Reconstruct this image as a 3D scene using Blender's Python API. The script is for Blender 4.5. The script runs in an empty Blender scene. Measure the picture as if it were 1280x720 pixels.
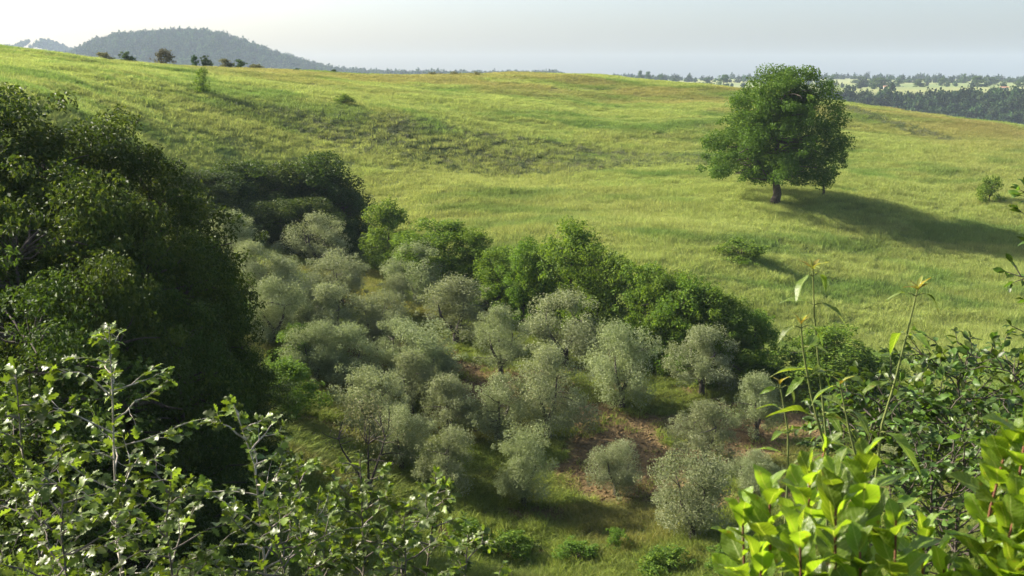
import bpy, math, random
import numpy as np
from mathutils import Vector, Matrix

# ------------------------------------------------------------------ camera, sky, sun, exposure
R = math.radians
S = bpy.context.scene
C = S.collection
F, W0, H0, HORIZON = 1312.0, 1280.0, 720.0, 105.0
PITCH = math.atan((360 - HORIZON) / F)
cam = bpy.data.cameras.new('camera')
cam.sensor_width = 36; cam.lens = 36 * F / W0
cam.clip_start = 0.05; cam.clip_end = 20000
cam.dof.use_dof = True; cam.dof.focus_distance = 60; cam.dof.aperture_fstop = 15
camo = bpy.data.objects.new('camera', cam); C.objects.link(camo)
camo.location = (0, 0, 0); camo.rotation_euler = (math.pi / 2 - PITCH, 0, 0)
S.camera = camo

SUN_EL, SUN_AZ = R(32.5), R(-69)          # azimuth from +Y, negative = towards -X
sdir = Vector((math.sin(SUN_AZ) * math.cos(SUN_EL), math.cos(SUN_AZ) * math.cos(SUN_EL), math.sin(SUN_EL)))
world = bpy.data.worlds.new('World'); S.world = world; world.use_nodes = True
nt = world.node_tree; nt.nodes.clear()
sky = nt.nodes.new('ShaderNodeTexSky'); sky.sky_type = 'NISHITA'; sky.sun_disc = False
sky.sun_elevation = SUN_EL; sky.sun_rotation = SUN_AZ
sky.dust_density = 5.0; sky.air_density = 0.9; sky.ozone_density = 1.6; sky.altitude = 300
bg = nt.nodes.new('ShaderNodeBackground'); bg.inputs[1].default_value = 0.10
wo = nt.nodes.new('ShaderNodeOutputWorld')
nt.links.new(sky.outputs[0], bg.inputs[0]); nt.links.new(bg.outputs[0], wo.inputs[0])
sun = bpy.data.lights.new('sun', 'SUN'); sun.energy = 5.0; sun.angle = R(0.53); sun.color = (1.0, 0.92, 0.78)
suno = bpy.data.objects.new('sun', sun); C.objects.link(suno)
suno.rotation_euler = sdir.to_track_quat('Z', 'Y').to_euler()
S.view_settings.view_transform = 'Standard'; S.view_settings.look = 'None'
S.view_settings.gamma = 1; S.view_settings.use_curve_mapping = False
S.view_settings.exposure = 1.5
cy = S.cycles
cy.max_bounces = 7; cy.diffuse_bounces = 3; cy.glossy_bounces = 2; cy.transmission_bounces = 4
cy.transparent_max_bounces = 4; cy.volume_bounces = 1
cy.use_denoising = True
cy.sample_clamp_indirect = 6

rng = np.random.default_rng(7)

# ------------------------------------------------------------------ pixel helpers (metres, camera at the origin looking along +Y)
cp, sp = math.cos(PITCH), math.sin(PITCH)
def ray(px, py):
    u, v = (px - 640) / F, -(py - 360) / F
    return np.array([u, cp + v * sp, -sp + v * cp])
def P(px, py, d):
    r = ray(px, py); return r * (d / r[1])

# ------------------------------------------------------------------ numpy noise
def _hash(ix, iy, s):
    h = (ix.astype(np.int64) * 374761393 + iy.astype(np.int64) * 668265263 + s * 974634777) & 0x7fffffff
    h = ((h ^ (h >> 13)) * 1274126177) & 0x7fffffff
    return ((h ^ (h >> 16)) & 0xffff) / 65535.0
def vnoise(x, y, s=0):
    x = np.asarray(x, float); y = np.asarray(y, float)
    ix, iy = np.floor(x), np.floor(y); fx, fy = x - ix, y - iy
    fx = fx * fx * (3 - 2 * fx); fy = fy * fy * (3 - 2 * fy)
    a = _hash(ix, iy, s) * (1 - fx) + _hash(ix + 1, iy, s) * fx
    b = _hash(ix, iy + 1, s) * (1 - fx) + _hash(ix + 1, iy + 1, s) * fx
    return a * (1 - fy) + b * fy
def fbm(x, y, s=0, o=4):
    t, a, n = 0, 0.5, 0
    for k in range(o):
        t = t + a * vnoise(x * 2 ** k, y * 2 ** k, s + k * 17); n += a; a *= 0.5
    return t / n
def sstep(a, b, x):
    t = np.clip((x - a) / (b - a), 0, 1); return t * t * (3 - 2 * t)

# ------------------------------------------------------------------ terrain height
CP = [  # px, py, distance: what the photograph shows of the ground
    (650, 705, 50), (870, 680, 50), (655, 632, 55), (770, 615, 57), (777, 508, 66), (630, 470, 70), (876, 490, 69),
    (520, 378, 86), (397, 335, 97), (706, 455, 74), (470, 545, 62), (345, 430, 71), (945, 546, 63), (800, 450, 76),
    (850, 330, 97), (968, 253, 125), (1030, 246, 127), (1000, 300, 110), (1000, 360, 96), (1280, 250, 131), (1280, 320, 112),
    (1200, 400, 92), (1100, 440, 83), (1200, 480, 73), (700, 270, 116), (550, 240, 126), (700, 220, 140), (500, 205, 138),
    (600, 210, 142), (600, 155, 158), (450, 145, 156), (430, 190, 140), (780, 205, 146), (780, 178, 160), (850, 215, 142),
    (600, 120, 196), (760, 130, 200), (880, 150, 180), (640, 95, 242), (480, 95, 236), (740, 96, 244), (870, 105, 236), (960, 115, 224),
    (350, 90, 222), (250, 90, 208), (120, 79, 190), (0, 62, 178), (-150, 46, 165), (250, 125, 150), (400, 115, 182),
    (1050, 130, 212), (1160, 148, 203), (1280, 163, 194), (1420, 180, 190), (1160, 178, 176), (1100, 200, 155), (1240, 253, 132), (1400, 330, 112),
    (350, 300, 110), (300, 290, 106), (250, 278, 100), (200, 262, 96), (250, 372, 72), (350, 215, 132), (300, 185, 134), (250, 160, 134), (200, 145, 132), (100, 114, 125), (0, 118, 100), (300, 560, 50), (60, 480, 46), (-200, 420, 48), (-150, 100, 110), (1000, 640, 52), (1250, 620, 52), (1450, 500, 70)]
pts = np.array([P(*c) for c in CP])
extra = []
for x in (-60, -35, -15, 0, 15, 35, 60):
    for d, z in ((-25, 1.0), (-8, -0.6), (0, -1.75), (4, -4.6), (10, -8.4), (20, -14.0), (34, -20.0)):
        extra.append((x, d, z + (0.12 * -x if x < 0 and d > 15 else 0)))
for x in (-130, -60, 0, 70, 140):
    extra += [(x, 275, -4 - 0.03 * max(x, 0) if x < 60 else -12 - 0.08 * x), (x, 300, -7 - 0.04 * x if x < 60 else -18 - 0.1 * x)]
extra += [tuple(P(*c)) for c in ((0, 86, 235), (120, 96, 240), (250, 104, 245), (350, 104, 250), (-150, 65, 215), (450, 108, 275))]
extra += [(170, 160, -16), (170, 60, -22), (-140, 60, -2), (-140, 130, 4), (-110, 20, -6), (110, 20, -14), (-150, 200, 4), (170, 230, -22)]
pts = np.vstack([pts, np.array(extra, float)])
def _phi(r2): return 0.5 * r2 * np.log(r2 + 1e-9)
SC = 100.0
_X = pts[:, :2] / SC
n = len(_X)
A = np.zeros((n + 3, n + 3))
A[:n, :n] = _phi(((_X[:, None] - _X[None]) ** 2).sum(-1)) + np.eye(n) * 2e-4
A[:n, n] = 1; A[:n, n + 1:] = _X; A[n, :n] = 1; A[n + 1:, :n] = _X.T
_w = np.linalg.solve(A, np.concatenate([pts[:, 2], [0, 0, 0]]))
def z_near(x, y):
    q = np.stack([x, y], -1) / SC
    out = np.empty(len(q))
    for i in range(0, len(q), 20000):
        b = q[i:i + 20000]
        out[i:i + 20000] = _phi(((b[:, None] - _X[None]) ** 2).sum(-1)) @ _w[:n] + _w[n] + b @ _w[n + 1:]
    return out
HILL = np.array([(80, 90), (102, 73), (119, 66), (134, 58), (165, 52), (215, 48), (250, 47), (290, 51), (315, 60), (345, 71), (370, 79), (400, 88), (440, 95), (500, 99), (620, 103)], float)
HX, HZ = (HILL[:, 0] - 640) / F * 2500, (105 - HILL[:, 1]) / F * 2500
HIL2 = np.array([(-140, 70), (-60, 62), (0, 66), (34, 62), (60, 52), (86, 60), (130, 75), (180, 100)], float)
H2X, H2Z = (HIL2[:, 0] - 640) / F * 3600, (105 - HIL2[:, 1]) / F * 3600
def z_far(x, y):
    z = -75 + 0 * x
    ye = y - 40 * np.sin(x / 140.0) - 60 * (fbm(x / 160, y / 900, 91, 2) - 0.5)
    z = z + 68 * sstep(640, 880, ye)
    z = z + np.clip(y - 880, 0, 1400) * 0.0135 + 9 * (fbm(x / 330, y / 330, 5, 3) - 0.5) * sstep(860, 1300, y)
    z = z - 40 * sstep(2900, 4400, y)
    h = np.interp(x * 2500 / np.clip(y, 1500, 3600), HX, HZ, left=-20, right=0)
    z = np.maximum(z, np.where(h > 0, h, -20) * np.exp(-((y - 2500) / 420) ** 2) + -75 * (1 - np.exp(-((y - 2500) / 700) ** 2)) + 6 * (fbm(x / 90, y / 90, 3, 3) - 0.5))
    h2 = np.interp(x * 3600 / np.clip(y, 2600, 4400), H2X, H2Z, left=40, right=-20)
    z = np.maximum(z, h2 * np.exp(-((y - 3600) / 420) ** 2) - 75 * (1 - np.exp(-((y - 3600) / 600) ** 2)))
    return z
def height(x, y):
    x = np.atleast_1d(np.asarray(x, float)); y = np.atleast_1d(np.asarray(y, float))
    xc, yc = np.clip(x, -170, 190), np.clip(y, -30, 305)
    zn = z_near(xc, yc)
    zn = zn + sstep(60, 100, y) * (0.9 * (fbm(x / 14, y / 9, 11, 4) - 0.5) + 2.6 * (fbm(x / 40, y / 26, 31, 2) - 0.5)) + 0.5 * (fbm(x / 5, y / 5, 19, 3) - 0.5) * sstep(3, 30, y)
    t = np.clip(np.maximum((y - 290) / 130, (np.hypot(np.maximum(abs(x) - 170, 0), 0)) / 250), 0, 1)
    t = t * t * (3 - 2 * t)
    return zn * (1 - t) + z_far(x, np.maximum(y, 420)) * t
def hz(x, y): return float(height(x, y)[0])
def ground_hit(px, py, lo=6, hi=300):
    r = ray(px, py); r = r / r[1]
    d = np.linspace(lo, hi, 1500)
    g = height(r[0] * d, d); below = np.where(r[2] * d < g)[0]
    k = below[0] if len(below) else -1
    return np.array([r[0] * d[k], d[k], g[k]])

# ------------------------------------------------------------------ mesh helpers
def new_mesh(name, V, Fc, mats, rnd=None, smooth=False, midx=None, tint=None):
    """V (n,3), Fc: list of arrays each (m,k) of vertex ids"""
    me = bpy.data.meshes.new(name)
    Fc = [np.asarray(f, np.int32) for f in (Fc if isinstance(Fc, list) else [Fc]) if len(f)]
    loops = np.concatenate([f.ravel() for f in Fc])
    sizes = np.concatenate([np.full(len(f), f.shape[1], np.int32) for f in Fc])
    V = np.asarray(V, np.float32)
    me.vertices.add(len(V)); me.vertices.foreach_set('co', V.ravel())
    me.loops.add(len(loops)); me.loops.foreach_set('vertex_index', loops)
    me.polygons.add(len(sizes))
    me.polygons.foreach_set('loop_start', np.concatenate([[0], np.cumsum(sizes)[:-1]]).astype(np.int32))
    if midx is not None: me.polygons.foreach_set('material_index', np.asarray(midx, np.int32))
    for m in (mats if isinstance(mats, (list, tuple)) else [mats]): me.materials.append(m)
    me.update(calc_edges=True)
    me.polygons.foreach_set('use_smooth', np.full(len(sizes), smooth))
    if rnd is not None:
        a = me.attributes.new('rnd', 'FLOAT', 'POINT'); a.data.foreach_set('value', np.asarray(rnd, np.float32))
    if tint is not None:
        a = me.attributes.new('tint', 'FLOAT_COLOR', 'POINT')
        a.data.foreach_set('color', np.concatenate([tint, np.ones((len(tint), 1))], 1).astype(np.float32).ravel())
    return me
def link(name, data, parent=None, loc=None, label=None, cat=None, group=None, kind=None):
    o = bpy.data.objects.new(name, data); C.objects.link(o)
    if parent is not None: o.parent = parent
    if loc is not None: o.location = loc
    if label: o['label'] = label
    if cat: o['category'] = cat
    if group: o['group'] = group
    if kind: o['kind'] = kind
    return o
def norm(a): return a / (np.linalg.norm(a, axis=-1, keepdims=True) + 1e-9)
def tube(path, rad, k=6):
    path = np.asarray(path, float); m = len(path); rad = np.broadcast_to(rad, m)
    t = norm(np.gradient(path, axis=0))
    up = np.where(abs(t[:, 2:3]) > 0.9, [[1.0, 0, 0]], [[0, 0, 1.0]])
    u = norm(np.cross(t, up)); v = np.cross(t, u)
    a = np.arange(k) / k * 2 * math.pi
    V = (path[:, None] + rad[:, None, None] * (np.cos(a)[None, :, None] * u[:, None] + np.sin(a)[None, :, None] * v[:, None])).reshape(-1, 3)
    i = np.arange(m - 1)[:, None] * k; j = np.arange(k)[None]; j2 = (j + 1) % k
    Q = np.stack([i + j, i + j2, i + k + j2, i + k + j], -1).reshape(-1, 4)
    return V, Q
class Geo:
    def __init__(s): s.V = []; s.Q = []; s.n = 0
    def add(s, VQ):
        s.V.append(VQ[0]); s.Q.append(VQ[1] + s.n); s.n += len(VQ[0])
    def mesh(s, name, mat, smooth=True): return new_mesh(name, np.vstack(s.V), [np.vstack(s.Q)], mat, rnd=np.zeros(s.n), smooth=smooth)
def curve3(a, b, r, bend=0.15, m=6, sag=0.0):
    a, b = np.asarray(a, float), np.asarray(b, float)
    t = np.linspace(0, 1, m)[:, None]; L = np.linalg.norm(b - a)
    off = r.normal(size=3) * bend * L; off[2] += sag * L
    return a + (b - a) * t + off * (4 * t * (1 - t)) * 0.5 + np.concatenate([np.zeros((1, 3)), r.normal(size=(m - 2, 3)) * 0.02 * L, np.zeros((1, 3))])
def leaf_quads(cen, nrm, axis, L, Wd):
    """folded four-vertex leaves: two triangles each"""
    nrm = norm(nrm); axis = norm(axis - (axis * nrm).sum(1, keepdims=True) * nrm); side = np.cross(nrm, axis)
    L = L[:, None]; Wd = Wd[:, None]
    b = cen - axis * L * 0.5; t = cen + axis * L * 0.5 - nrm * L * 0.12
    l = cen + side * Wd * 0.5 + nrm * Wd * 0.18 + axis * L * 0.05; r_ = cen - side * Wd * 0.5 + nrm * Wd * 0.18 + axis * L * 0.05
    V = np.stack([b, l, t, r_], 1).reshape(-1, 3)
    i = np.arange(len(cen))[:, None] * 4
    return V, np.concatenate([i + [[0, 2, 1]], i + [[0, 3, 2]]], 0)

# ------------------------------------------------------------------ materials
def base_mat(name):
    m = bpy.data.materials.new(name); m.use_nodes = True
    t = m.node_tree; t.nodes.clear()
    return m, t, t.nodes.new, t.links.new
def leaf_mat(name, cols, trans=0.35, tcol=None, rough=0.5, spec=0.35, var=0.35, inst=False, hue=0.02, veins=False):
    """cols: list of (pos, rgb) along a per-leaf random number"""
    m, t, N, L = base_mat(name)
    at = N('ShaderNodeAttribute'); at.attribute_name = 'rnd'
    oi = N('ShaderNodeObjectInfo')
    ad = N('ShaderNodeMath'); ad.operation = 'ADD'; L(at.outputs['Fac'], ad.inputs[0])
    mu = N('ShaderNodeMath'); mu.operation = 'MULTIPLY'; mu.inputs[1].default_value = 1.0
    L(oi.outputs['Random'], mu.inputs[0]); L(mu.outputs[0], ad.inputs[1])
    fr = N('ShaderNodeMath'); fr.operation = 'FRACT'; L(ad.outputs[0], fr.inputs[0])
    cr = N('ShaderNodeValToRGB'); L(fr.outputs[0], cr.inputs[0])
    el = cr.color_ramp.elements
    for i, (p, c) in enumerate(cols):
        e = el[i] if i < 2 else el.new(p)
        e.position = p; e.color = (*c, 1)
    hs = N('ShaderNodeHueSaturation'); L(cr.outputs[0], hs.inputs['Color'])
    mr = N('ShaderNodeMapRange'); mr.inputs['To Min'].default_value = 1 - var; mr.inputs['To Max'].default_value = 1 + var
    L(oi.outputs['Random'], mr.inputs['Value']); L(mr.outputs[0], hs.inputs['Value'])
    mh = N('ShaderNodeMapRange'); mh.inputs['To Min'].default_value = 0.5 - hue; mh.inputs['To Max'].default_value = 0.5 + hue
    L(oi.outputs['Random'], mh.inputs['Value']); L(mh.outputs[0], hs.inputs['Hue'])
    col = hs.outputs[0]
    if inst:
        ai = N('ShaderNodeAttribute'); ai.attribute_name = 'tint'; ai.attribute_type = 'INSTANCER'
        mx = N('ShaderNodeMix'); mx.data_type = 'RGBA'; mx.blend_type = 'MULTIPLY'; mx.inputs[0].default_value = 1
        L(col, mx.inputs[6]); L(ai.outputs['Color'], mx.inputs[7]); col = mx.outputs[2]
    p = N('ShaderNodeBsdfPrincipled'); p.inputs['Roughness'].default_value = rough; p.inputs['Specular IOR Level'].default_value = spec
    if veins:                                            # pale midrib and side veins, a few brown blemishes (leaf-local coordinates)
        tc = N('ShaderNodeTexCoord'); sx = N('ShaderNodeSeparateXYZ'); L(tc.outputs['Object'], sx.inputs[0])
        def ma(op, a, b):
            q = N('ShaderNodeMath'); q.operation = op
            for i_, v_ in enumerate((a, b)):
                if isinstance(v_, (int, float)): q.inputs[i_].default_value = v_
                else: L(v_, q.inputs[i_])
            return q.outputs[0]
        ay = ma('ABSOLUTE', sx.outputs[1], 0)
        rib = ma('LESS_THAN', ay, 0.012)
        side = ma('GREATER_THAN', ma('SINE', ma('MULTIPLY', ma('SUBTRACT', sx.outputs[0], ma('MULTIPLY', ay, 0.9)), 62.0), 0), 0.93)
        vf = ma('ADD', ma('MULTIPLY', rib, 0.75), ma('MULTIPLY', side, 0.34))
        mv = N('ShaderNodeMix'); mv.data_type = 'RGBA'; L(vf, mv.inputs[0]); L(col, mv.inputs[6]); mv.inputs[7].default_value = (0.30, 0.36, 0.12, 1)
        nz = N('ShaderNodeTexNoise'); nz.inputs['Scale'].default_value = 5.0; nz.inputs['Detail'].default_value = 4; nz.noise_dimensions = '4D'
        L(tc.outputs['Object'], nz.inputs['Vector']); L(ma('MULTIPLY', oi.outputs['Random'], 40.0), nz.inputs['W'])
        nr_ = N('ShaderNodeMapRange'); nr_.inputs['From Min'].default_value = 0.63; nr_.inputs['From Max'].default_value = 0.70; L(nz.outputs[0], nr_.inputs['Value'])
        mb = N('ShaderNodeMix'); mb.data_type = 'RGBA'; L(ma('MULTIPLY', nr_.outputs[0], 0.75), mb.inputs[0]); L(mv.outputs[2], mb.inputs[6]); mb.inputs[7].default_value = (0.16, 0.10, 0.03, 1)
        col = mb.outputs[2]
        bp = N('ShaderNodeBump'); bp.inputs['Strength'].default_value = 0.35; bp.inputs['Distance'].default_value = 0.02; L(ma('ADD', vf, ma('MULTIPLY', nz.outputs[0], 0.8)), bp.inputs['Height']); L(bp.outputs[0], p.inputs['Normal'])
    L(col, p.inputs['Base Color'])
    tr = N('ShaderNodeBsdfTranslucent')
    if tcol:
        tm = N('ShaderNodeMix'); tm.data_type = 'RGBA'; tm.blend_type = 'MULTIPLY'; tm.inputs[0].default_value = 1
        L(col, tm.inputs[6]); tm.inputs[7].default_value = (*tcol, 1); L(tm.outputs[2], tr.inputs[0])
    else: L(col, tr.inputs[0])
    ms = N('ShaderNodeMixShader'); ms.inputs[0].default_value = trans
    L(p.outputs[0], ms.inputs[1]); L(tr.outputs[0], ms.inputs[2])
    o = N('ShaderNodeOutputMaterial'); L(ms.outputs[0], o.inputs[0])
    return m
def bark_mat(name, c1, c2, scale=6.0, bump=0.6):
    m, t, N, L = base_mat(name)
    tc = N('ShaderNodeTexCoord'); mp = N('ShaderNodeMapping'); mp.inputs['Scale'].default_value = (scale, scale, scale * 0.25)
    L(tc.outputs['Object'], mp.inputs[0])
    no = N('ShaderNodeTexNoise'); no.inputs['Scale'].default_value = 2; no.inputs['Detail'].default_value = 6; L(mp.outputs[0], no.inputs['Vector'])
    cr = N('ShaderNodeValToRGB'); cr.color_ramp.elements[0].position = 0.35; cr.color_ramp.elements[1].position = 0.7
    cr.color_ramp.elements[0].color = (*c1, 1); cr.color_ramp.elements[1].color = (*c2, 1); L(no.outputs[0], cr.inputs[0])
    b = N('ShaderNodeBump'); b.inputs['Strength'].default_value = bump; L(no.outputs[0], b.inputs['Height'])
    p = N('ShaderNodeBsdfPrincipled'); p.inputs['Roughness'].default_value = 0.9; L(cr.outputs[0], p.inputs['Base Color']); L(b.outputs[0], p.inputs['Normal'])
    o = N('ShaderNodeOutputMaterial'); L(p.outputs[0], o.inputs[0]); return m
def ground_mat():
    m, t, N, L = base_mat('ground')
    at = N('ShaderNodeAttribute'); at.attribute_name = 'tint'
    ge = N('ShaderNodeNewGeometry')
    no = N('ShaderNodeTexNoise'); no.inputs['Scale'].default_value = 1.7; no.inputs['Detail'].default_value = 8; no.inputs['Roughness'].default_value = 0.7
    L(ge.outputs['Position'], no.inputs['Vector'])
    mr = N('ShaderNodeMapRange'); mr.inputs['From Min'].default_value = 0.25; mr.inputs['From Max'].default_value = 0.75
    mr.inputs['To Min'].default_value = 0.55; mr.inputs['To Max'].default_value = 1.45; L(no.outputs[0], mr.inputs['Value'])
    mx = N('ShaderNodeMix'); mx.data_type = 'RGBA'; mx.blend_type = 'MULTIPLY'; mx.inputs[0].default_value = 1
    L(at.outputs['Color'], mx.inputs[6]); L(mr.outputs[0], mx.inputs[7])
    b = N('ShaderNodeBump'); b.inputs['Strength'].default_value = 0.9; b.inputs['Distance'].default_value = 0.25; L(no.outputs[0], b.inputs['Height'])
    p = N('ShaderNodeBsdfPrincipled'); p.inputs['Roughness'].default_value = 0.95; p.inputs['Specular IOR Level'].default_value = 0.1
    L(mx.outputs[2], p.inputs['Base Color']); L(b.outputs[0], p.inputs['Normal'])
    o = N('ShaderNodeOutputMaterial'); L(p.outputs[0], o.inputs[0]); return m
def plain_mat(name, c, rough=0.8):
    m, t, N, L = base_mat(name)
    no = N('ShaderNodeTexNoise'); no.inputs['Scale'].default_value = 3; no.inputs['Detail'].default_value = 5
    mr = N('ShaderNodeMapRange'); mr.inputs['To Min'].default_value = 0.8; mr.inputs['To Max'].default_value = 1.15; L(no.outputs[0], mr.inputs['Value'])
    mx = N('ShaderNodeMix'); mx.data_type = 'RGBA'; mx.blend_type = 'MULTIPLY'; mx.inputs[0].default_value = 1
    mx.inputs[6].default_value = (*c, 1); L(mr.outputs[0], mx.inputs[7])
    p = N('ShaderNodeBsdfPrincipled'); p.inputs['Roughness'].default_value = rough; L(mx.outputs[2], p.inputs['Base Color'])
    o = N('ShaderNodeOutputMaterial'); L(p.outputs[0], o.inputs[0]); return m

M = {}
M['ground'] = ground_mat()
M['bark_dark'] = bark_mat('bark_dark', (0.035, 0.027, 0.02), (0.10, 0.08, 0.06))
M['bark_olive'] = bark_mat('bark_olive', (0.03, 0.024, 0.02), (0.11, 0.09, 0.07), 8)
M['bark_pale'] = bark_mat('bark_pale', (0.22, 0.19, 0.15), (0.46, 0.42, 0.36), 20)
M['bark_mid'] = bark_mat('bark_mid', (0.08, 0.065, 0.05), (0.20, 0.17, 0.14), 20)
M['stem_red'] = bark_mat('stem_red', (0.10, 0.035, 0.02), (0.20, 0.08, 0.035), 30)
M['stem_green'] = bark_mat('stem_green', (0.08, 0.11, 0.02), (0.15, 0.17, 0.04), 30)
M['oak'] = leaf_mat('oak_leaf', [(0, (0.048, 0.087, 0.010)), (0.6, (0.075, 0.130, 0.015)), (1, (0.117, 0.167, 0.023))], 0.36, (1.3, 1.25, 0.5), 0.6, 0.15)
M['wood'] = leaf_mat('wood_leaf', [(0, (0.034, 0.059, 0.010)), (0.6, (0.050, 0.085, 0.013)), (1, (0.088, 0.119, 0.020))], 0.34, (1.3, 1.25, 0.5), 0.55, 0.18, 0.16, hue=0.007)
M['hedge'] = leaf_mat('hedge_leaf', [(0, (0.070, 0.130, 0.016)), (0.6, (0.108, 0.190, 0.023)), (1, (0.170, 0.252, 0.034))], 0.40, (1.3, 1.25, 0.5), 0.6, 0.15, 0.16, hue=0.007)
M['lime'] = leaf_mat('lime_leaf', [(0, (0.083, 0.138, 0.020)), (0.6, (0.116, 0.190, 0.029)), (1, (0.154, 0.230, 0.044))], 0.42, (1.3, 1.25, 0.5), 0.6, 0.15, 0.16, hue=0.007)
M['olive'] = leaf_mat('olive_leaf', [(0, (0.183, 0.215, 0.100)), (0.5, (0.234, 0.267, 0.134)), (0.85, (0.294, 0.325, 0.181)), (1, (0.367, 0.392, 0.252))], 0.36, (1.05, 1.1, 0.7), 0.6, 0.15, 0.14, hue=0.008)
M['brown'] = leaf_mat('brown_leaf', [(0, (0.115, 0.116, 0.042)), (0.6, (0.162, 0.160, 0.063)), (1, (0.203, 0.210, 0.084))], 0.3, None, 0.6, 0.2)
M['far_leaf'] = leaf_mat('far_leaf', [(0, (0.022, 0.045, 0.014)), (0.6, (0.032, 0.060, 0.018)), (1, (0.050, 0.085, 0.024))], 0.25, None, 0.7, 0.1, inst=True)
M['far_tree'] = leaf_mat('far_tree_leaf', [(0, (0.048, 0.088, 0.024)), (0.6, (0.067, 0.120, 0.030)), (1, (0.096, 0.152, 0.042))], 0.25, None, 0.7, 0.1)
M['grass'] = leaf_mat('grass_blade', [(0, (0.75, 0.85, 0.7)), (0.6, (1.0, 1.0, 0.9)), (1, (1.25, 1.15, 1.1))], 0.45, (1.1, 1.1, 0.75), 0.7, 0.12, 0.15, inst=True, hue=0.01)
M['weed'] = leaf_mat('weed_leaf', [(0, (0.7, 0.8, 0.7)), (0.6, (1.0, 1.0, 0.9)), (1, (1.3, 1.25, 1.0))], 0.35, (1.1, 1.1, 0.7), 0.5, 0.3, 0.2, inst=True)
M['near_oak'] = leaf_mat('near_oak_leaf', [(0, (0.062, 0.098, 0.019)), (0.6, (0.093, 0.138, 0.023)), (1, (0.151, 0.190, 0.031))], 0.42, (1.4, 1.4, 0.5), 0.42, 0.34, 0.3)
M['glossy'] = leaf_mat('glossy_leaf', [(0, (0.042, 0.081, 0.017)), (0.6, (0.066, 0.119, 0.022)), (1, (0.108, 0.169, 0.031))], 0.40, (1.4, 1.4, 0.5), 0.42, 0.32, 0.25)
M['laurel'] = leaf_mat('laurel_leaf', [(0, (0.098, 0.168, 0.018)), (0.6, (0.132, 0.213, 0.022)), (1, (0.172, 0.252, 0.028))], 0.56, (1.75, 1.7, 0.5), 0.38, 0.40, 0.25, veins=True, hue=0.012)
M['shoot'] = leaf_mat('shoot_leaf', [(0, (0.084, 0.144, 0.018)), (0.6, (0.114, 0.178, 0.022)), (1, (0.156, 0.218, 0.030))], 0.50, (1.5, 1.45, 0.5), 0.40, 0.36, 0.2, veins=True)
M['young'] = leaf_mat('young_leaf', [(0, (0.20, 0.19, 0.035)), (0.6, (0.26, 0.24, 0.05)), (1, (0.22, 0.25, 0.05))], 0.45, (1.3, 1.1, 0.5), 0.4, 0.4, 0.15)

# ------------------------------------------------------------------ ground sheet
def axis(lo, hi, step, far_lo, far_hi, nlo, nhi):
    mid = np.arange(lo, hi + 0.01, step)
    a = lo - np.geomspace(step * 1.5, lo - far_lo, nlo)[::-1] if nlo else []
    b = hi + np.geomspace(step * 1.5, far_hi - hi, nhi)
    return np.concatenate([a, mid, b])
gx = axis(-125, 165, 1.0, -4200, 4200, 46, 46)
gy = axis(-8, 262, 1.0, -60, 5200, 10, 110)
GX, GY = np.meshgrid(gx, gy)
xf, yf = GX.ravel(), GY.ravel()
zf = height(xf, yf)
GA, GB = P(300, 560, 50), P(1000, 640, 52)

def grove_mask(x, y):
    back = np.interp(x, [-22, -15, -8, 0, 8, 16, 22], [102, 100, 92, 82, 76, 72, 66])
    return sstep(-24, -18, x) * (1 - sstep(19, 25, x)) * sstep(44, 50, y) * (1 - sstep(-2, 3, y - back))
def bank_mask(x, y):
    """scrubby steep bank across the meadow"""
    c = np.interp(x, [-40, -25, -6, 8, 22, 34], [150, 149, 150, 151, 151, 150])
    hw = np.interp(x, [-42, -30, -18, 0, 14, 24, 33], [0, 4, 8, 9.5, 8, 5, 0])
    dd = abs(y - c) + 6 * (fbm(x / 7, y / 5, 47, 3) - 0.5)
    a = (hw > 0.2) * (1 - sstep(hw * 0.75, hw * 1.1 + 0.01, dd))
    ax_, ay_, bx_, by_ = 64.0, 201.0, 72.0, 178.0      # the second, shorter bank on the far slope
    t = np.clip(((x - ax_) * (bx_ - ax_) + (y - ay_) * (by_ - ay_)) / ((bx_ - ax_) ** 2 + (by_ - ay_) ** 2), 0, 1)
    d2 = np.hypot(x - ax_ - t * (bx_ - ax_), y - ay_ - t * (by_ - ay_)) + 3 * (fbm(x / 5, y / 5, 57, 3) - 0.5)
    return np.maximum(a, 1 - sstep(1.6, 3.4, d2))
def soil_mask(x, y):
    g = grove_mask(x, y)
    nse = fbm(x / 5.0, y / 3.2, 77, 4)
    core = np.exp(-(((x - 11) / 9.5) ** 2 + ((y - 63.5) / 7.0) ** 2) ** 1.5) + 0.8 * np.exp(-((x + 0.5) / 3.0) ** 2 - ((y - 70) / 2.5) ** 2)
    bare = -0.12 + 0.36 * core + 0 * np.interp(y, [46, 52, 57, 60, 70, 78, 90], [-0.25, -0.16, -0.06, 0.04, 0.05, -0.02, -0.08])
    return g * sstep(0.44, 0.56, nse + bare)
def meadow_tint(x, y):
    """real colour of the grass stand: yellow-green oats, greener strips, dry brown patches near the crest"""
    n1 = fbm(x / 18, y / 7, 101, 4)[:, None]; n2 = fbm(x / 6, y / 2.6, 131, 3)[:, None]; n3 = fbm(x / 26, y / 13, 151, 3)[:, None]
    pale = np.array([0.302, 0.352, 0.118]); green = np.array([0.150, 0.228, 0.064]); dry = np.array([0.305, 0.255, 0.115])
    c = pale + (green - pale) * sstep(0.46, 0.66, 0.55 * n1 + 0.45 * n2)
    c = c * (0.82 + 0.36 * n2)
    high = sstep(165, 215, y)[:, None]
    c = c + (dry - c) * sstep(0.50, 0.64, n3) * (0.15 + 0.48 * high)
    right = (sstep(55, 85, x) * sstep(150, 190, y))[:, None]
    c = c + (dry * 0.95 - c) * right * sstep(0.35, 0.6, n3) * 0.6
    return c
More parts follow.
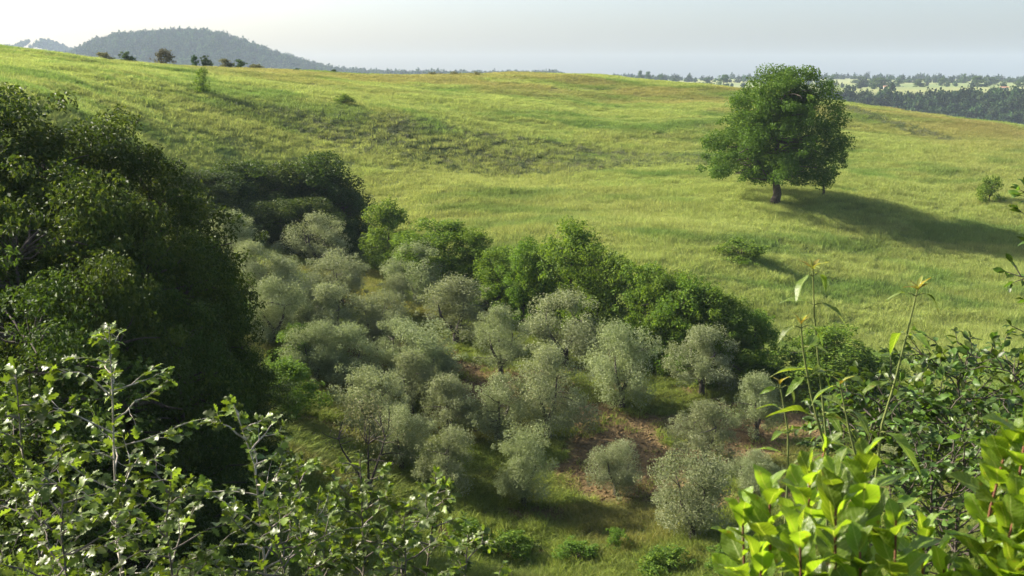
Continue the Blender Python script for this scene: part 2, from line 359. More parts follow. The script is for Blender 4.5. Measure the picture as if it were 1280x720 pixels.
def ground_tint(x, y):
    c = meadow_tint(x, y) * 0.62
    b = bank_mask(x, y)[:, None]
    c = c + (np.array([0.11, 0.125, 0.05]) - c) * b
    near = (1 - sstep(60, 70, y))[:, None]
    c = c + (np.array([0.055, 0.070, 0.022]) - c) * near
    g = grove_mask(x, y)[:, None]; s = soil_mask(x, y)[:, None]
    c = c + (np.array([0.110, 0.135, 0.035]) - c) * g
    c = c + (np.array([0.140, 0.098, 0.046]) * (0.75 + 0.5 * fbm(x / 1.5, y / 1.5, 9, 3)[:, None]) - c) * s
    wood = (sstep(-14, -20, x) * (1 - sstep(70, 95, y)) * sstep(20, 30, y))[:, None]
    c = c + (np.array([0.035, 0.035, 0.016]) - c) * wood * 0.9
    far = sstep(330, 520, y)[:, None]
    fcell = vnoise(np.floor(x / 130 + 0.3 * np.sin(y / 200)), np.floor(y / 110), 3)[:, None]
    fc = np.array([0.13, 0.17, 0.06]) + (np.array([0.21, 0.22, 0.09]) - np.array([0.13, 0.17, 0.06])) * fcell
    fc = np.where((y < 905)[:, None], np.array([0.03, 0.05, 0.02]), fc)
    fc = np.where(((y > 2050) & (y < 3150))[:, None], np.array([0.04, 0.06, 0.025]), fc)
    return c + (fc - c) * far
nx, ny = len(gx), len(gy)
i = np.arange(ny - 1)[:, None] * nx + np.arange(nx - 1)[None]
Qg = np.stack([i, i + 1, i + nx + 1, i + nx], -1).reshape(-1, 4)
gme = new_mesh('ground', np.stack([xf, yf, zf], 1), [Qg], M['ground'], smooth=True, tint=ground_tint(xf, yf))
link('ground', gme, kind='structure', label='rolling hillside of meadow, olive grove soil and far wooded plateau')

# ------------------------------------------------------------------ scatter of uncountable stuff through geometry nodes
def scatter(name, pos, rot, scl, pick, tint, protos, label):
    me = bpy.data.meshes.new(name); me.vertices.add(len(pos)); me.vertices.foreach_set('co', np.asarray(pos, np.float32).ravel())
    a = me.attributes.new('rot', 'FLOAT_VECTOR', 'POINT'); a.data.foreach_set('vector', np.asarray(rot, np.float32).ravel())
    a = me.attributes.new('scl', 'FLOAT_VECTOR', 'POINT'); a.data.foreach_set('vector', np.asarray(scl, np.float32).ravel())
    a = me.attributes.new('pick', 'INT', 'POINT'); a.data.foreach_set('value', np.asarray(pick, np.int32))
    a = me.attributes.new('tint', 'FLOAT_COLOR', 'POINT')
    a.data.foreach_set('color', np.concatenate([tint, np.ones((len(tint), 1))], 1).astype(np.float32).ravel())
    o = link(name, me, kind='stuff', label=label)
    g = bpy.data.node_groups.new(name + '_scatter', 'GeometryNodeTree')
    g.interface.new_socket('Geometry', in_out='INPUT', socket_type='NodeSocketGeometry')
    g.interface.new_socket('Geometry', in_out='OUTPUT', socket_type='NodeSocketGeometry')
    N, L = g.nodes.new, g.links.new
    gi, go = N('NodeGroupInput'), N('NodeGroupOutput')
    ip = N('GeometryNodeInstanceOnPoints'); ip.inputs['Pick Instance'].default_value = True
    j = N('GeometryNodeJoinGeometry')
    for p in protos:
        oi = N('GeometryNodeObjectInfo'); oi.inputs['Object'].default_value = p; oi.inputs['As Instance'].default_value = True
        L(oi.outputs['Geometry'], j.inputs[0])
    def na(n_, t_):
        q = N('GeometryNodeInputNamedAttribute'); q.data_type = t_; q.inputs[0].default_value = n_; return q.outputs[0]
    e = N('FunctionNodeEulerToRotation'); L(na('rot', 'FLOAT_VECTOR'), e.inputs[0])
    L(gi.outputs[0], ip.inputs['Points']); L(j.outputs[0], ip.inputs['Instance'])
    L(e.outputs[0], ip.inputs['Rotation']); L(na('scl', 'FLOAT_VECTOR'), ip.inputs['Scale']); L(na('pick', 'INT'), ip.inputs['Instance Index'])
    L(ip.outputs[0], go.inputs[0])
    md = o.modifiers.new('scatter', 'NODES'); md.node_group = g
    return o
def proto(name, me): return bpy.data.objects.new(name, me)
def tuft_mesh(name, seed, nb, spread, wid, lean, heads=0.0):
    r = np.random.default_rng(seed)
    a = r.uniform(0, 2 * math.pi, nb); q = spread * np.sqrt(r.random(nb))
    b = np.stack([q * np.cos(a), q * np.sin(a), np.zeros(nb) - 0.03], 1)
    hh = r.uniform(0.55, 1.0, nb); dirs = r.normal(size=(nb, 2)) * lean + np.array([0.10, -0.06])
    th = r.uniform(0, math.pi, nb); s = np.stack([np.cos(th), np.sin(th), 0 * th], 1) * wid * r.uniform(0.6, 1.3, nb)[:, None]
    mid = b + np.concatenate([dirs * 0.3, 0.55 * np.ones((nb, 1))], 1) * hh[:, None]
    tip = b + np.concatenate([dirs, np.ones((nb, 1))], 1) * hh[:, None]
    V = np.stack([b - s * 0.5, b + s * 0.5, mid - s * 0.45, mid + s * 0.45, tip], 1).reshape(-1, 3)
    k = np.arange(nb)[:, None] * 5
    rn = np.repeat(r.random(nb), 5)
    return new_mesh(name, V, [k + [[0, 1, 3, 2]], k + [[2, 3, 4]]], M['grass'], rnd=rn)
def clump_mesh(name, seed, nl, leaf, mat, flat=0.8, dome=True, wr=0.55):
    r = np.random.default_rng(seed)
    d = norm(r.normal(size=(nl, 3)))
    if dome: d[:, 2] = abs(d[:, 2])
    rad = r.uniform(0.45, 1.0, nl) * (0.75 + 0.35 * np.sin(d[:, 0] * 4 + seed) * np.cos(d[:, 1] * 5))
    c = d * rad[:, None]; c[:, 2] *= flat
    V, T = leaf_quads(c, d * 0.6 + r.normal(size=(nl, 3)) * 0.7 + [0, 0, 0.4], r.normal(size=(nl, 3)), leaf * r.uniform(0.6, 1.3, nl), leaf * wr * r.uniform(0.7, 1.2, nl))
    return new_mesh(name, V, [T], mat, rnd=np.repeat(r.random(nl), 4))
tufts = [proto('grass_tuft', tuft_mesh('grass_tuft', 20 + k, 64, 0.66, 0.026, 0.20)) for k in range(5)]
short = [proto('short_tuft', tuft_mesh('short_tuft', 40 + k, 40, 0.55, 0.04, 0.35)) for k in range(4)]
weeds = [proto('weed_clump', clump_mesh('weed_clump', 60 + k, 110, 0.22, M['weed'], 0.9)) for k in range(4)]
far_crowns = [proto('far_crown', clump_mesh('far_crown', 70 + k, 170, 0.42, M['far_leaf'], 1.25, False, 0.8)) for k in range(4)]

def fan(nn, y0, y1, pw=0.35, xs=0.62, r=rng):
    u = r.random(nn); y = (y0 ** (pw + 1) + u * (y1 ** (pw + 1) - y0 ** (pw + 1))) ** (1 / (pw + 1))
    return r.uniform(-xs, xs, nn) * y, y
def rot3(nn, tilt=0.1, r=rng): return np.stack([r.normal(size=nn) * tilt, r.normal(size=nn) * tilt, r.uniform(0, 6.283, nn)], 1)

# tall meadow grass
x, y = fan(125000, 68, 262)
keep = (grove_mask(x, y) < 0.3) & ~((x < -16) & (y < np.interp(x, [-60, -30, -16], [60, 78, 88])))
bm_ = bank_mask(x, y); keep &= (rng.random(len(x)) > bm_ * 0.55)
x, y = x[keep], y[keep]; z = height(x, y)
hh = (0.22 + 0.72 * fbm(x / 5, y / 2.4, 171, 3)) * (0.75 + 0.5 * rng.random(len(x))) * np.interp(y, [70, 160, 200, 260], [1.05, 0.95, 0.6, 0.5])
ti = meadow_tint(x, y) * rng.uniform(0.82, 1.18, (len(x), 1)) 
wd = np.interp(y, [70, 260], [1.0, 1.7]) * rng.uniform(0.8, 1.3, len(x))
scatter('grass', np.stack([x, y, z], 1), rot3(len(x), 0.08), np.stack([wd, wd, hh], 1), rng.integers(0, 5, len(x)), ti, tufts, 'tall yellow green meadow grass covering the open hillside')
# grass strips between the olives and on the near slope
x, y = fan(52000, 40, 100, 0.3, 0.5)
sm = soil_mask(x, y); gm = grove_mask(x, y)
keep = (rng.random(len(x)) > sm * 0.93) & (x > -30) & ((gm > 0.2) | (y < 70)) & (x < 30)
x, y = x[keep], y[keep]; z = height(x, y)
hh = (0.12 + 0.40 * fbm(x / 3, y / 2, 181, 3)) * (0.7 + 0.6 * rng.random(len(x))) * (1 + 0.7 * (y < 53))
ti = np.array([0.200, 0.250, 0.060]) * (0.7 + 0.6 * fbm(x / 4, y / 3, 191, 3))[:, None] * rng.uniform(0.8, 1.2, (len(x), 1)) * np.array([1, 1, 1])
dryp = sstep(0.5, 0.65, fbm(x / 6, y / 4, 201, 3))[:, None]; ti = ti + (np.array([0.24, 0.21, 0.08]) - ti) * dryp * 0.6
wd = rng.uniform(0.7, 1.1, len(x))
scatter('grove_grass', np.stack([x, y, z], 1), rot3(len(x), 0.1), np.stack([wd, wd, hh], 1), rng.integers(0, 4, len(x)), ti, short, 'short weedy grass growing in strips between the olive trees')
# clods of dry earth on the bare soil
def clod_mesh(seed):
    r = np.random.default_rng(seed); V = norm(np.array([(x, y, z) for x in (-1, 1) for y in (-1, 1) for z in (-1, 1)] + [(1.3, 0, 0), (-1.3, 0, 0), (0, 1.3, 0), (0, -1.3, 0), (0, 0, 1.2)], float)) * r.uniform(0.6, 1.1, (13, 1)) * [1, 1, 0.7]
    T = []
    quad = {8: (4, 6, 7, 5), 9: (0, 1, 3, 2), 10: (2, 3, 7, 6), 11: (0, 4, 5, 1), 12: (1, 5, 7, 3)}
    for a, q in quad.items(): T += [(a, q[i], q[(i + 1) % 4]) for i in range(4)]
    return new_mesh('soil_clod', V, [np.array(T)], M['clod'], rnd=r.random(13))
M['clod'] = leaf_mat('soil_clod', [(0, (0.8, 0.8, 0.8)), (1, (1.2, 1.15, 1.1))], 0.0, None, 0.95, 0.05, 0.2, inst=True)
clods = [proto('soil_clod', clod_mesh(90 + k)) for k in range(3)]
x, y = fan(60000, 52, 92, 0.3, 0.36); k_ = rng.random(len(x)) < soil_mask(x, y) * 0.75; x, y = x[k_], y[k_]; z = height(x, y)
s = 0.035 + 0.11 * rng.random(len(x)) ** 3
scatter('soil_clods', np.stack([x, y, z], 1), rot3(len(x), 0.4), np.stack([s, s, s], 1), rng.integers(0, 3, len(x)), np.array([0.155, 0.110, 0.054]) * rng.uniform(0.7, 1.35, (len(x), 1)), clods, 'loose clods of dry brown earth on the bare grove soil')
# scrub on the bank
x, y = fan(30000, 136, 206, 0.4, 0.44); k_ = rng.random(len(x)) < bank_mask(x, y); x, y = x[k_], y[k_]; z = height(x, y)
s = rng.uniform(0.28, 0.75, len(x)); n_ = fbm(x / 4, y / 3, 211, 2)[:, None]
ti = np.array([0.105, 0.140, 0.062]) + (np.array([0.19, 0.195, 0.130]) - np.array([0.105, 0.140, 0.062])) * sstep(0.4, 0.65, n_) * rng.random((len(x), 1))
scatter('bank_scrub', np.stack([x, y, z], 1), rot3(len(x)), np.stack([s, s, s * rng.uniform(0.8, 1.7, len(x))], 1), rng.integers(0, 4, len(x)), ti, weeds, 'dark greyish scrub and tall weeds on the steep meadow bank')
# leafy weeds: near slope and below the olives
x, y = fan(9000, 24, 53, 0.5, 0.56); z = height(x, y); dens = fbm(x / 4, y / 3, 221, 3)
k_ = (dens > np.where(y > 43, 0.5, 0.33)); x, y, z = x[k_], y[k_], z[k_]
s = rng.uniform(0.18, 0.55, len(x)); ti = np.array([0.085, 0.145, 0.028]) * rng.uniform(0.6, 1.5, (len(x), 1))
scatter('undergrowth', np.stack([x, y, z], 1), rot3(len(x)), np.stack([s, s, s], 1), rng.integers(0, 4, len(x)), ti, weeds, 'leafy green undergrowth on the slope below the olive grove')
# meadow weeds sprinkled through the grass
x, y = fan(2600, 88, 240, 0.4, 0.56); k_ = (grove_mask(x, y) < 0.1) & (fbm(x / 11, y / 6, 231, 3) > 0.5) & ~((x < -16) & (y < 95)); x, y = x[k_], y[k_]; z = height(x, y)
s = rng.uniform(0.25, 0.8, len(x)); ti = np.array([0.10, 0.15, 0.035]) * rng.uniform(0.7, 1.3, (len(x), 1))
scatter('meadow_weeds', np.stack([x, y, z], 1), rot3(len(x)), np.stack([s * 1.3, s * 1.3, s * 0.8], 1), rng.integers(0, 4, len(x)), ti, weeds, 'darker green weeds sprinkled through the meadow grass')
# far woods
def wood_pts(nn, x0, x1, y0, y1, cond=None):
    x = rng.uniform(x0, x1, nn); y = rng.uniform(y0, y1, nn)
    if cond is not None: k = cond(x, y); x, y = x[k], y[k]
    return x, y, height(x, y)
def wood(name, x, y, z, s0, s1, label, base=(1, 1, 1)):
    s = rng.uniform(s0, s1, len(x)) * (0.8 + 0.4 * rng.random(len(x)))
    ti = np.array(base) * rng.uniform(0.6, 1.35, (len(x), 1))
    scatter(name, np.stack([x, y, z + s * 0.7], 1), rot3(len(x)), np.stack([s, s, s * rng.uniform(0.9, 1.4, len(x))], 1), rng.integers(0, 4, len(x)), ti, far_crowns, label)
x, y, z = wood_pts(5200, 100, 640, 660, 900, lambda x, y: (y < 852 + 30 * (vnoise(x / 60, 0 * x, 4) - 0.3)) )
wood('hillside_wood', x, y, z, 3.2, 5.4, 'dark hazy wood covering the slope below the far plateau')
x, y, z = wood_pts(9000, -1600, 100, 2050, 2750, lambda x, y: height(x, y) > -8)
wood('hill_wood', x, y, z, 5, 9, 'blue hazy wood covering the distant round hill')

x, y, z = wood_pts(900, -1850, -1420, 3420, 3620, lambda x, y: fbm(x / 60, y / 60, 72, 2) > 0.42)
wood('hilltop_wood', x, y, z, 5, 8, 'pale hazy trees on the farthest small hill')

# ------------------------------------------------------------------ trees
def tree_meshes(name, seed, H, env, h0, nclump, nleaf, leaf, rc, mat, bark, trunk_r=0.3, fork=0.4, wr=0.6, lean=0.0,
                flat=0.75, outer=0.45, limbs=0.6, forks=1, depth=1.0, up=0.0, shell=0.0, lobe=1.0, sprigs=0.16):
    """env: rows of (height fraction, reach towards -x, reach towards +x) in metres"""
    r = np.random.default_rng(seed); e = np.array(env, float)
    cs, rs = [], []
    ph = r.uniform(0, 6.28, 4)
    wts = np.interp(np.linspace(0, 1, 50), e[:, 0], e[:, 1] + e[:, 2]) + 0.4
    lev = np.linspace(h0, H, 50); wts[lev < h0] = 0; wts /= wts.sum()
    while len(cs) < nclump:
        f = (r.choice(50, p=wts) + r.random()) / 50
        a = r.uniform(0, 2 * math.pi)
        l, q = np.interp(f, e[:, 0], e[:, 1]), np.interp(f, e[:, 0], e[:, 2])
        env_r = (l * (1 - math.cos(a)) + q * (1 + math.cos(a))) / 2 * (depth if abs(math.sin(a)) > 0.7 else 1)
        env_r *= 1 + lobe * 0.17 * math.sin(3 * a + ph[0] + 6 * f) + lobe * 0.13 * math.sin(5 * a + ph[1] - 9 * f)
        rr = rc * r.choice([0.55, 0.8, 1.0, 1.35])
        sprig = r.random() < sprigs
        if sprig: rr = rc * 0.42
        rho = env_r * r.uniform(0.86, 1.10) if sprig else max(0.0, env_r * r.random() ** outer - rr * 0.5)
        hz_ = h0 + f * (H - h0)
        hz_ = min(hz_, H - rr * flat * (0.2 if sprig else 0.6))
        cs.append((rho * math.cos(a) + lean * hz_, rho * math.sin(a), hz_)); rs.append(rr)
    cs, rs = np.array(cs), np.array(rs)
    cnt = np.maximum((nleaf * (rs / rc) ** 2).astype(int), 8)
    ci = np.repeat(np.arange(nclump), cnt); m = len(ci)
    d = norm(r.normal(size=(m, 3)))
    q = (shell + (1 - shell) * r.random(m)) ** (1 / 2.4)
    off = d * (q * rs[ci])[:, None]; off[:, 2] *= flat
    if up: off[:, 2] += up * rs[ci] * r.random(m) ** 2
    c = cs[ci] + off
    nr = d * 0.55 + r.normal(size=(m, 3)) * 0.55 + [0, 0, 0.55]
    ax = d * 0.6 + r.normal(size=(m, 3)) * 0.7 + [0, 0, up * 1.2 - 0.1]
    L_ = leaf * r.uniform(0.6, 1.35, m)
    V, T = leaf_quads(c, nr, ax, L_, L_ * wr)
    V[:, 2] = np.maximum(V[:, 2], 0.05)
    crown = new_mesh(name + '_crown', V, [T], mat, rnd=np.repeat(np.clip(r.random(nclump)[ci] * 0.45 + r.random(m) * 0.55, 0, 1), 4))
    g = Geo()
    hf = H * fork
    if forks == 1:
        top = np.array([lean * H * 0.8, 0, H * 0.82])
        pth = np.array([[0, 0, -0.4], [0, 0, 0.05], [lean * hf * 0.3, 0, hf * 0.35], [lean * hf, 0, hf], top * 0.5 + np.array([lean * hf, 0, hf]) * 0.5, top])
        pth[2:5, :2] += r.normal(size=(3, 2)) * trunk_r * 0.5
        g.add(tube(pth, np.array([1.6, 1.3, 0.98, 0.8, 0.45, 0.08]) * trunk_r, 9)); heads = [pth]
    else:
        st = np.array([[0, 0, -0.3], [0, 0, 0.03], [lean * 0.1, 0, hf * 0.6], [0, 0, hf]]); g.add(tube(st, np.array([1.5, 1.25, 1.0, 0.95]) * trunk_r, 8)); heads = []
        a0 = r.uniform(0, 6.28)
        for k in range(forks):
            a = a0 + k * 2 * math.pi / forks + r.normal() * 0.3; rr = H * r.uniform(0.10, 0.20)
            pth = np.array([[0, 0, hf * 0.85], [rr * 0.45 * math.cos(a), rr * 0.45 * math.sin(a), hf + H * 0.10], [rr * math.cos(a), rr * math.sin(a), hf + H * 0.27], [rr * 1.2 * math.cos(a), rr * 1.2 * math.sin(a), H * 0.68]])
            g.add(tube(pth, np.array([0.8, 0.62, 0.42, 0.1]) * trunk_r, 7)); heads.append(pth)
    for k in range(nclump):
        if r.random() > limbs: continue
        b = cs[k]; best = None
        for pth in heads:
            tt = np.linspace(0.25, 0.95, 12); pp = np.stack([np.interp(tt * (len(pth) - 1), np.arange(len(pth)), pth[:, j]) for j in range(3)], 1)
            pp = pp[pp[:, 2] < max(b[2] - 0.1, hf * 0.6)] if (pp[:, 2] < b[2] - 0.1).any() else pp[:1]
            dd = np.linalg.norm(pp - b, axis=1) + (b[2] - pp[:, 2]) * 0.3
            kk = dd.argmin()
            if best is None or dd[kk] < best[0]: best = (dd[kk], pp[kk])
        a = best[1]; b = a + (b - a) * 0.72; Lb = np.linalg.norm(b - a); r0 = min(trunk_r * 0.4, 0.018 * Lb + 0.02 * H / 10)
        g.add(tube(curve3(a, b, r, 0.12, 5, 0.06), np.linspace(r0, r0 * 0.25, 5), 5))
    return g.mesh(name + '_trunk', bark), crown
def round_env(w, lo=0.5, peak=0.45, top=0.35):
    return [(0, w * lo, w * lo), (peak * 0.5, w * (lo + 1) / 2, w * (lo + 1) / 2), (peak, w, w), ((peak + 1) / 2, w * 0.86, w * 0.86), (0.92, w * (top + 0.15), w * (top + 0.15)), (1, w * top, w * top)]
def place_tree(name, meshes, loc, sc, rz, label, cat='tree', group=None, tilt=0.0, parts=('trunk', 'crown')):
    e = link(name, None, loc=loc, label=label, cat=cat, group=group)
    e.rotation_euler = (tilt, tilt * 0.5, rz); e.scale = sc if hasattr(sc, '__len__') else (sc,) * 3
    for pn, me in zip(parts, meshes): link(pn, me, e)
    return e

# the lone oak
ob = ground_hit(968, 254, 60, 260)
pm = ob[1] / F
print('oak at', ob, 'px/m', 1 / pm)
ys = [(222, 885, 1052), (214, 878, 1058), (205, 874, 1060), (180, 872, 1060), (162, 890, 1050), (145, 903, 1046), (122, 914, 1042), (104, 926, 1034), (90, 938, 1016), (86, 950, 1000)]
h0o = (254 - 222) * pm; Ho = (254 - 86) * pm
env = [((254 - yy) * pm, (968 - l) * pm, (q - 968) * pm) for yy, l, q in ys]
env = [((h - h0o) / (Ho - h0o), l, q) for h, l, q in env]
oak = tree_meshes('oak', 11, Ho, env, h0o, 300, 270, 0.28, 1.3, M['oak'], M['bark_dark'], trunk_r=0.50, fork=0.22, outer=0.5, limbs=0.6, flat=0.78, lobe=0.3)
place_tree('oak_tree', oak, (ob[0], ob[1], ob[2] - 0.1), 1, 0, 'large lone broad-crowned oak standing in the open meadow casting a long shadow')
yb = ground_hit(1029, 246, 60, 260)
young = tree_meshes('young', 12, 3.6, round_env(0.9), 2.2, 8, 50, 0.26, 0.7, M['oak'], M['bark_dark'], trunk_r=0.16, fork=0.5)
place_tree('young_tree', young, (yb[0], yb[1], yb[2] - 0.05), 1, 0, 'thin young tree trunk standing under the edge of the lone oak crown')

# olive trees
OL = []
for k in range(8):
    OL.append(tree_meshes('olive%d' % k, 100 + k, 4.4, round_env(2.25, 0.80 + 0.05 * (k % 3), 0.36 + 0.05 * (k % 4), 0.36 + 0.05 * (k % 3)), 0.78, 56 + 4 * (k % 4), 290, 0.135, 0.58 + 0.04 * (k % 3), M['olive'], M['bark_olive'], trunk_r=0.17, fork=0.2, wr=0.34,
              flat=0.85, outer=0.5, limbs=0.3, forks=2 + k % 2, up=0.45, lean=0.05 * math.sin(k * 2.1)))
OLIVES = [  # base x, base y, top y, width, label
    (290, 332, 268, 76, 'pale olive tree half hidden among dark woodland at the top of the grove'),
    (397, 334, 271, 80, 'rounded grey olive tree standing in front of the dark woodland edge'),
    (352, 386, 323, 84, 'olive tree just below the half hidden one at the woodland edge'), (426, 382, 317, 86, 'two-lobed olive tree directly below the one fronting the dark wood'),
    (520, 378, 308, 84, 'olive tree at the grove top beside the bright green hedge bushes'),
    (345, 430, 352, 82, 'olive tree uphill of the yellow green bush by the dark woodland'), (412, 434, 358, 78, 'small olive tree wedged between fuller ones above the yellow green bushes'), (473, 442, 367, 90, 'full olive tree between a small one and the wide spreading one'), (570, 430, 350, 104, 'wide spreading olive tree below the dark green hedge'),
    (626, 473, 385, 78, 'olive tree with bare dark forked trunk on a patch of bare soil'),
    (437, 487, 408, 88, 'low olive tree uphill of the half bare brown tree'), (533, 487, 405, 98, 'full olive tree downhill of the wide spreading one beside the bare-trunked olive'),
    (706, 457, 370, 110, 'broad brownish olive tree beneath the tall bright hedge tree'),
    (777, 509, 406, 100, 'olive tree with forked pale trunk casting shadow on bare red soil'),
    (877, 494, 410, 86, 'olive tree against the dark thicket edge beside bare red soil'),
    (466, 552, 458, 94, 'olive tree directly behind the half bare brown tree'), (560, 550, 470, 84, 'one of two low olives with merged crowns below the bare-trunked olive'), (622, 554, 468, 94, 'one of two low olives with merged crowns below the bare-trunked olive'),
    (685, 550, 432, 108, 'tall full olive tree uphill of the shaded red soil strip'),
    (655, 633, 530, 90, 'olive tree with short forked trunk standing alone in weedy grass'),
    (558, 616, 532, 80, 'olive tree beside the half bare brown tree'),
    (770, 618, 550, 78, 'small low olive tree below the bare red soil patch'),
    (880, 580, 502, 92, 'olive tree right below the bare red soil slope'),
    (866, 680, 560, 120, 'large olive tree with leaning double trunk lowest in the grove'),
    (945, 550, 468, 74, 'narrow upright olive tree at the outer edge of the grove'),
    (940, 618, 562, 72, 'low olive tree partly hidden behind bright laurel leaves'),
    (315, 376, 305, 74, 'olive tree filling a gap in the crowded upper grove'), (386, 412, 346, 68, 'olive tree filling a gap in the crowded upper grove'), (500, 468, 398, 72, 'olive tree filling a gap in the crowded upper grove'), (396, 476, 404, 74, 'olive tree filling a gap in the crowded upper grove'), (514, 520, 442, 82, 'olive tree filling a gap in the crowded upper grove'), (502, 588, 506, 80, 'olive tree filling a gap in the crowded upper grove'),
    (498, 396, 345, 50, 'smallest olive tree squeezed in below the hedge'), (1135, 590, 520, 70, 'small olive tree glimpsed behind the tall yellow-tipped shoots')]
for k, (px, by, ty, w, lab) in enumerate(OLIVES):
    b = ground_hit(px, by, 42, 130)
    s = b[1] / F; hh = (by - ty) * s * 1.03; ww = w * s; wdv = 4.05 if by < 500 else 4.35
    place_tree('olive_tree', OL[k % 8], (b[0], b[1], b[2] - 0.03), (ww / wdv, ww / wdv, hh / 4.3), rng.uniform(0, 6.28),
               lab or 'rounded silvery olive tree crowded among others in the middle of the grove', group='olive trees of the grove')

# half bare brown tree
bt = tree_meshes('brown', 140, 6.2, round_env(2.3, 0.5, 0.6, 0.5), 1.6, 46, 26, 0.13, 0.75, M['brown'], M['bark_dark'], trunk_r=0.10, fork=0.3, limbs=1.0, forks=3)
b = ground_hit(462, 650, 40, 80)
place_tree('sparse_tree', bt, b, (1, 1, (650 - 480) * b[1] / F / 6.2), 1.0, 'half bare brownish tree with thin dark branches below the olives')

# dark woodland on the near side
WD = []
for k in range(5):
    WD.append(tree_meshes('wood%d' % k, 200 + k, 15, round_env(4.6, 0.85, 0.45, 0.30), 0.8, 125, 300, 0.21, 1.2, M['wood'], M['bark_dark'], trunk_r=0.28, fork=0.35, outer=0.42, limbs=0.7, flat=0.7, shell=0.1, lobe=1.5, sprigs=0.3))
BW = [tree_meshes('rowtree%d' % k, 220 + k, 7, round_env(4.2, 0.9, 0.42, 0.4), 0.3, 95, 210, 0.22, 0.95, M['wood'], M['bark_dark'], trunk_r=0.2, fork=0.3, outer=0.38, limbs=0.5, flat=0.85, shell=0.3) for k in range(3)]
WOODS = [(-45, 42, 92, 11, 0), (50, 43, 108, 10.5, 0), (128, 45, 136, 9, 0), (185, 46.5, 172, 8, 0), (232, 48, 222, 6.5, 0),
         (300, 107, 203, 10, 1), (345, 110, 212, 9, 1), (392, 110, 190, 11, 1), (262, 103, 214, 9.5, 1), (428, 108, 236, 7.5, 1), (225, 99, 210, 9, 1), (322, 102, 252, 7, 1), (240, 97, 250, 7.5, 1), (280, 106, 210, 9, 1), (366, 109, 204, 9.5, 1), (412, 110, 214, 9, 1), (350, 101, 248, 7.5, 1), (384, 104, 248, 8, 1), (418, 103, 266, 6.5, 1), (296, 99, 258, 7, 1), (268, 95, 262, 7, 1),
         (5, 36, 185, 9, 2), (95, 38, 205, 8.5, 2), (170, 40, 240, 7.5, 2), (225, 43, 290, 6.2, 2), (262, 47, 312, 5.2, 2),
         (30, 31, 300, 8, 2), (130, 33, 310, 7, 2), (215, 37, 350, 6.2, 2), (285, 48, 385, 5.0, 3), (318, 50, 455, 4.4, 3), (250, 40, 450, 5, 2), (-120, 40, 110, 10, 0), (-140, 52, 60, 11, 0)]
WL = ['tall dark leafy tree on the crest of the shaded woodland', 'dark tree of the row between the meadow and the topmost olives',
      'dense dark green tree deep inside the shaded woodland mass', 'dark bushy tree at the woodland edge beside the olive grove']
WU = {(-45, 42): 'tallest dark tree of the woodland, towering over the meadow skyline', (232, 48): 'dark tree ending the woodland crest towards the olives', (392, 110): 'rounded dark tree behind the topmost grey olive, tallest of its row',
      (428, 108): 'low dark tree between the rounded dark tree and the light feathery bush', (318, 50): 'lowest dark bush of the woodland edge beside the yellow green bushes', (30, 31): 'dark tree right behind the oak sapling with outstretched twigs',
      (130, 33): 'dark tree right behind the tall pale-stemmed oak sapling', (285, 48): 'dark bushy tree behind the sapling with curved leader'}
for k, (px, d, ty, ww, li) in enumerate(WOODS):
    t = P(px, ty, d); zb = hz(t[0], t[1]); hh = t[2] - zb
    row = li == 1
    place_tree('woodland_tree', BW[k % 3] if row else WD[k % 5], (t[0], t[1], zb - 0.05), (ww / 8.8, ww / 8.8, hh / 7.1) if row else (ww / 10.4, ww / 10.4, hh / 15.1), rng.uniform(0, 6.28), WU.get((px, d), WL[li]), group='trees of the dark woodland')

